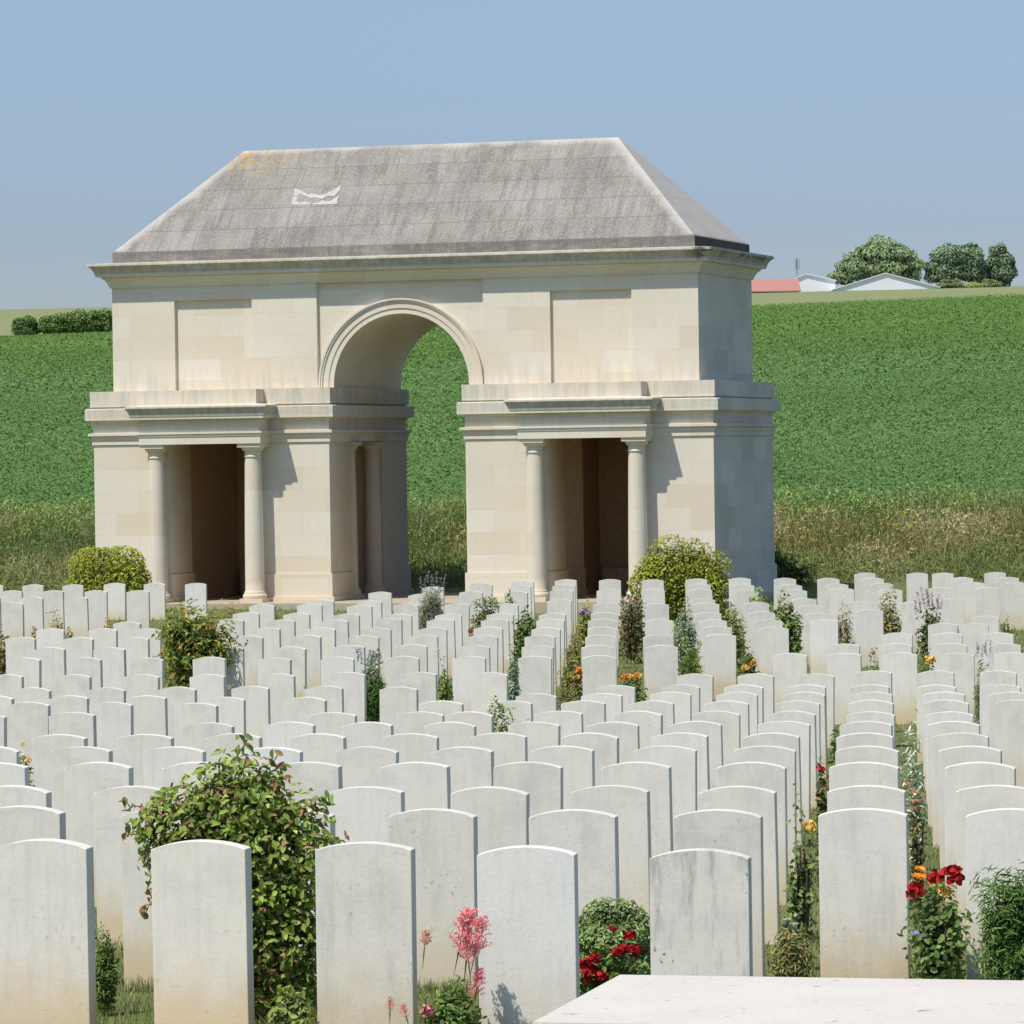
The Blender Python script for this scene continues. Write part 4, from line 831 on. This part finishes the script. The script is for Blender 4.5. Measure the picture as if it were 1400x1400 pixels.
plant('green_tuft', 'heathery green tuft behind the gap between the first two front stones', 'plant', 142, 1276, 18.3, 32, 900, .02, .008, [(.08, .13, .03), (.11, .15, .04), (.07, .10, .03)], stems=0, depth=1.5)
plant('green_plant', 'low yellow-green leaves at the foot of the large shrub', 'plant', 396, 1352, 16.9, 60, 260, .04, .018, [(.16, .19, .05), (.10, .13, .04), (.22, .22, .08)], stems=3)
plant('dry_plant', 'dry brownish mound beside the lichen-specked front stone', 'plant', 1080, 1272, 17.9, 60, 900, .035, .007, [(.17, .15, .06), (.22, .19, .08), (.11, .13, .04)], stems=0)
plant('silver_bush', 'small grey plant above the dry mound in the second row', 'plant', 1078, 1256, 19.2, 26, 200, .03, .016, G_GREY)
plant('rose_bush', 'dark thin-stemmed rose at the left edge of the stones', 'rose bush', 5, 862, 56.0, 26, 260, .06, .03, [(.16, .13, .04), (.07, .06, .03), (.10, .09, .03)], flowers=[(5, 886, .03, 'rose', WHI), (10, 895, .03, 'rose', PINK)], dark=.4)
for px, yt, Y, wpx, lb in ((80, 850, 65.2, 22, 'ochre low plant under a small white-flowered stone at left'), (147, 848, 65.4, 18, 'tiny ochre plant between stones at left'), (47, 862, 61.6, 14, 'smallest ochre plant at the far left'), (95, 858, 62.0, 14, 'ochre leaves right of a low stone at left'), (316, 825, 72.6, 46, 'low ochre mound of foliage at the foot of the left porch'), (372, 834, 70.8, 20, 'pale pink flowers at the foot of the left pier')):
    plant('border_plant', lb, 'plant', px, yt, Y, wpx, 260, .055, .025, OCHRE, stems=0, group='low border plants', flowers=fgrid('rose', 372, 834, 8, 4, 7, .03, [(.72, .45, .38)]) if px == 372 else ())
plant('white_flowers', 'spray of small white flowers before a left-hand stone', 'flowering plant', 74, 836, 66.0, 20, 120, .05, .014, [(.15, .17, .08)], flowers=fgrid('rose', 72, 838, 9, 9, 9, .02, WHI))

plant('added_dark_shrub', 'added dark green shrub filling out the arch shadow by its rear right corner', 'shrub', 1070, 748, 84.5, 70, 1100, .08, .035, [(.06, .08, .022), (.08, .10, .028), (.045, .06, .02)], dark=.4, depth=.8, rough=.25, shape=[(-.15, 0, .5, .34, .4, .48), (.2, 0, .30, .34, .4, .32)])  # added in dark leaf tones to fill out the arch's shadow

# ------------------------------------------------------------------ far side: trees, hedge, barns
def far_tree(name, label, cat, px, ytop, ybase, wpx, Y, n, lf, cols, lobes, group=None, trunk=True):
    a = at(px, ytop, Y); b = at(px, ybase, Y); X = a[0]; g = float(ground(X, Y)); base = min(b[2], g + 1.0)
    h = a[2] - base; wm = wpx * Y / FPX
    root = tag(empty(name, (X, Y, base)), label, cat, group)
    n = int(n * 3.2); lf *= .56
    bag = Bag()
    P, d, r = lobes_points(n, [(p * wm, q_ * wm, c * h, e * wm, f * wm, k * h) for p, q_, c, e, f, k in lobes], .42, .12)
    N = unit(d + rng.normal(size=(n, 3)) * .28 + np.array([-.15, -.2, .4]))
    # clumps: darker hollows painted into the leaf tone, not shaped
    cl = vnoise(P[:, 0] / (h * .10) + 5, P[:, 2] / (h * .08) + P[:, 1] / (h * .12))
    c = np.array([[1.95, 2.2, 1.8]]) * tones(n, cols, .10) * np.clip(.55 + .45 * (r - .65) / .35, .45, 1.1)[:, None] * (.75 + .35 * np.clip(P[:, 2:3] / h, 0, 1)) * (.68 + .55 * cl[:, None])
    keep = P[:, 2] > 0.02 * h
    bag.add(*leaf_arrays(P[keep], rng.normal(size=(n, 3))[keep], N[keep], (lf * rng.uniform(.6, 1.4, n))[keep], (lf * .8 * rng.uniform(.6, 1.4, n))[keep], c[keep]))
    bag.build('crown', MAT['far'], root)
    bm = bmesh.new(); r0 = max(.05, h * .025)
    tube(bm, (0, 0, -.5 - h * .05), (h * .01, 0, h * .45), r0, r0 * .7, 8)
    for i in range(5):
        t = i * 1.3; tube(bm, (h * .008, 0, h * (.25 + .04 * i)), (wm * .25 * math.cos(t), wm * .25 * math.sin(t), h * (.55 + .06 * i)), r0 * .45, r0 * .15, 6)
    bm_done(bm, 'trunk', MAT['wood'], root)
    return root
TC = [(.125, .15, .085), (.10, .125, .075), (.15, .17, .095)]
TB = [(.10, .125, .09), (.085, .11, .085), (.125, .145, .095)]
far_tree('broad_tree', 'broad rounded tree on the horizon behind the white gable, leftmost of three', 'tree', 1200, 327, 392, 122, 1185, 5200, 1.25, TC,
    [(.06, 0, .66, .30, .3, .34), (-.22, 0, .42, .25, .25, .26), (.28, 0, .40, .22, .22, .30), (-.40, 0, .22, .14, .14, .16), (.05, 0, .35, .40, .3, .3), (-.05, 0, .78, .2, .2, .16)])
far_tree('broad_tree', 'wide dome-shaped tree on the horizon, middle one of the three', 'tree', 1307, 331, 394, 84, 1185, 4600, 1.25, TB,
    [(0, 0, .55, .40, .35, .44), (-.30, 0, .38, .20, .2, .28), (.2, 0, .72, .22, .2, .26), (.3, 0, .4, .22, .2, .35)])
far_tree('broad_tree', 'narrow upright tree on the horizon, rightmost of the three', 'tree', 1366, 333, 394, 48, 1188, 2600, 1.2, TB,
    [(-.02, 0, .66, .28, .28, .34), (.14, 0, .42, .34, .3, .38), (-.12, 0, .35, .28, .28, .34)])
for px, yt, wpx, lb, cols in ((1196, 386, 24, 'small dark bush before the white gable, left one', [(.10, .13, .055)]), (1212, 384, 26, 'yellowish bush before the white gable, centre one', [(.13, .155, .06)]), (1245, 383, 20, 'dark upright bush at the right end of the white gable', [(.07, .105, .05)]),
    (1300, 382, 36, 'dark bush under the middle horizon tree', [(.10, .12, .065)]), (1332, 386, 34, 'yellow-green bush under the horizon trees', [(.18, .19, .07)]), (1354, 383, 30, 'dark bush under the rightmost horizon tree', [(.10, .125, .06)])):
    far_tree('far_bush', lb, 'bush', px, yt, 398, wpx, 1165, 700, .8, cols, [(0, 0, .5, .5, .4, .5), (.2, 0, .35, .35, .3, .36)], group='bushes along the horizon')
for px, yt, yb, wpx, lb in ((35, 429, 462, 34, 'dark bush standing apart at the far left edge of the field'), (74, 428, 460, 44, 'left bush of the joined hedge beyond the field'), (104, 422, 459, 44, 'tallest bush of the hedge beyond the field at left'), (136, 421, 458, 40, 'hedge bush beyond the field just left of the archway')):
    far_tree('hedge_bush', lb, 'bush', px, yt, yb, wpx, 705, 1500, .55, [(.075, .105, .038), (.10, .13, .045), (.055, .08, .03)], [(0, 0, .5, .48, .4, .46), (-.2, 0, .4, .34, .3, .38), (.22, 0, .42, .34, .3, .42)], group='bushes beyond the field at left')

def barn(name, label, x0, x1, yeave, yridge, ybase, apex, Y, wall_m, roof_m, gable):
    """gable=True shows its gable end to us, else its long roof slope"""
    p = at((x0 + x1) / 2, ybase, Y); root = tag(empty(name, (p[0], Y, p[2] - 2.0)), label, 'barn')
    k = Y / FPX; wx = (x1 - x0) * k / 2; he = (ybase - yeave) * k + 2.0; hr = (ybase - yridge) * k + 2.0; ax = (apex - (x0 + x1) / 2) * k
    dp = 22.0
    if gable:
        bm = bmesh.new(); prism(bm, [(-wx, 0), (wx, 0), (wx, he), (ax, hr), (-wx, he)], 0, dp, 'y'); bm_done(bm, 'wall', wall_m, root)
        bm = bmesh.new(); prism(bm, [(-wx - .3, he - .12), (-wx - .3, he + .1), (ax, hr + .22), (wx + .3, he + .1), (wx + .3, he - .12), (ax, hr + .004)], -.5, dp + .5, 'y'); bm_done(bm, 'roof', roof_m, root)
    else:
        bm = bmesh.new(); box(bm, -wx, wx, 0, dp, 0, he); bm_done(bm, 'wall', wall_m, root)
        bm = bmesh.new()
        for a, b in (((-.6, he - .1), (dp / 2, hr)), ((dp / 2, hr), (dp + .6, he - .1))):
            vs = [bm.verts.new(q_) for q_ in ((-wx - .4, a[0], a[1]), (wx + .4, a[0], a[1]), (wx + .4, b[0], b[1]), (-wx - .4, b[0], b[1]))]
            vt = [bm.verts.new(v.co + Vector((0, 0, .25))) for v in vs]
            bm.faces.new(vs[::-1]); bm.faces.new(vt)
            for i in range(4): bm.faces.new((vs[i], vs[(i + 1) % 4], vt[(i + 1) % 4], vt[i]))
        bm_done(bm, 'roof', roof_m, root)
    return root
barn('farm_barn', 'long low farm building with dull red roof on the horizon beside the arch', 960, 1093, 399, 381, 402, 1020, 1150, MAT['metal'], MAT['red_roof'], False)
barn('farm_barn', 'white farm shed between the red roof and the trees', 1080, 1142, 384, 375, 402, 1102, 1172, MAT['white'], MAT['white'], True)
barn('farm_barn', 'white shed with wide low gable in front of the horizon trees', 1142, 1284, 394, 374, 402, 1211, 1160, MAT['white'], MAT['white'], True)
p = at(1090, 398, 1180); ms = tag(empty('antenna_mast', (p[0], 1180, p[2] - 1)), 'thin antenna mast standing behind the white farm shed', 'mast')
hm = (398 - 352) * 1180 / FPX + 1
bm = bmesh.new(); tube(bm, (0, 0, 0), (0, 0, hm), .22, .12, 8); bm_done(bm, 'pole', MAT['metal'], ms)
bm = bmesh.new()
for a in range(3): tube(bm, (.55 * math.cos(a * 2.1), .55 * math.sin(a * 2.1), hm - 3.2), (.55 * math.cos(a * 2.1), .55 * math.sin(a * 2.1), hm - .4), .13, .13, 6); tube(bm, (0, 0, hm - 1.8), (.55 * math.cos(a * 2.1), .55 * math.sin(a * 2.1), hm - 1.8), .06, .06, 5)
bm_done(bm, 'antenna', MAT['metal'], ms)
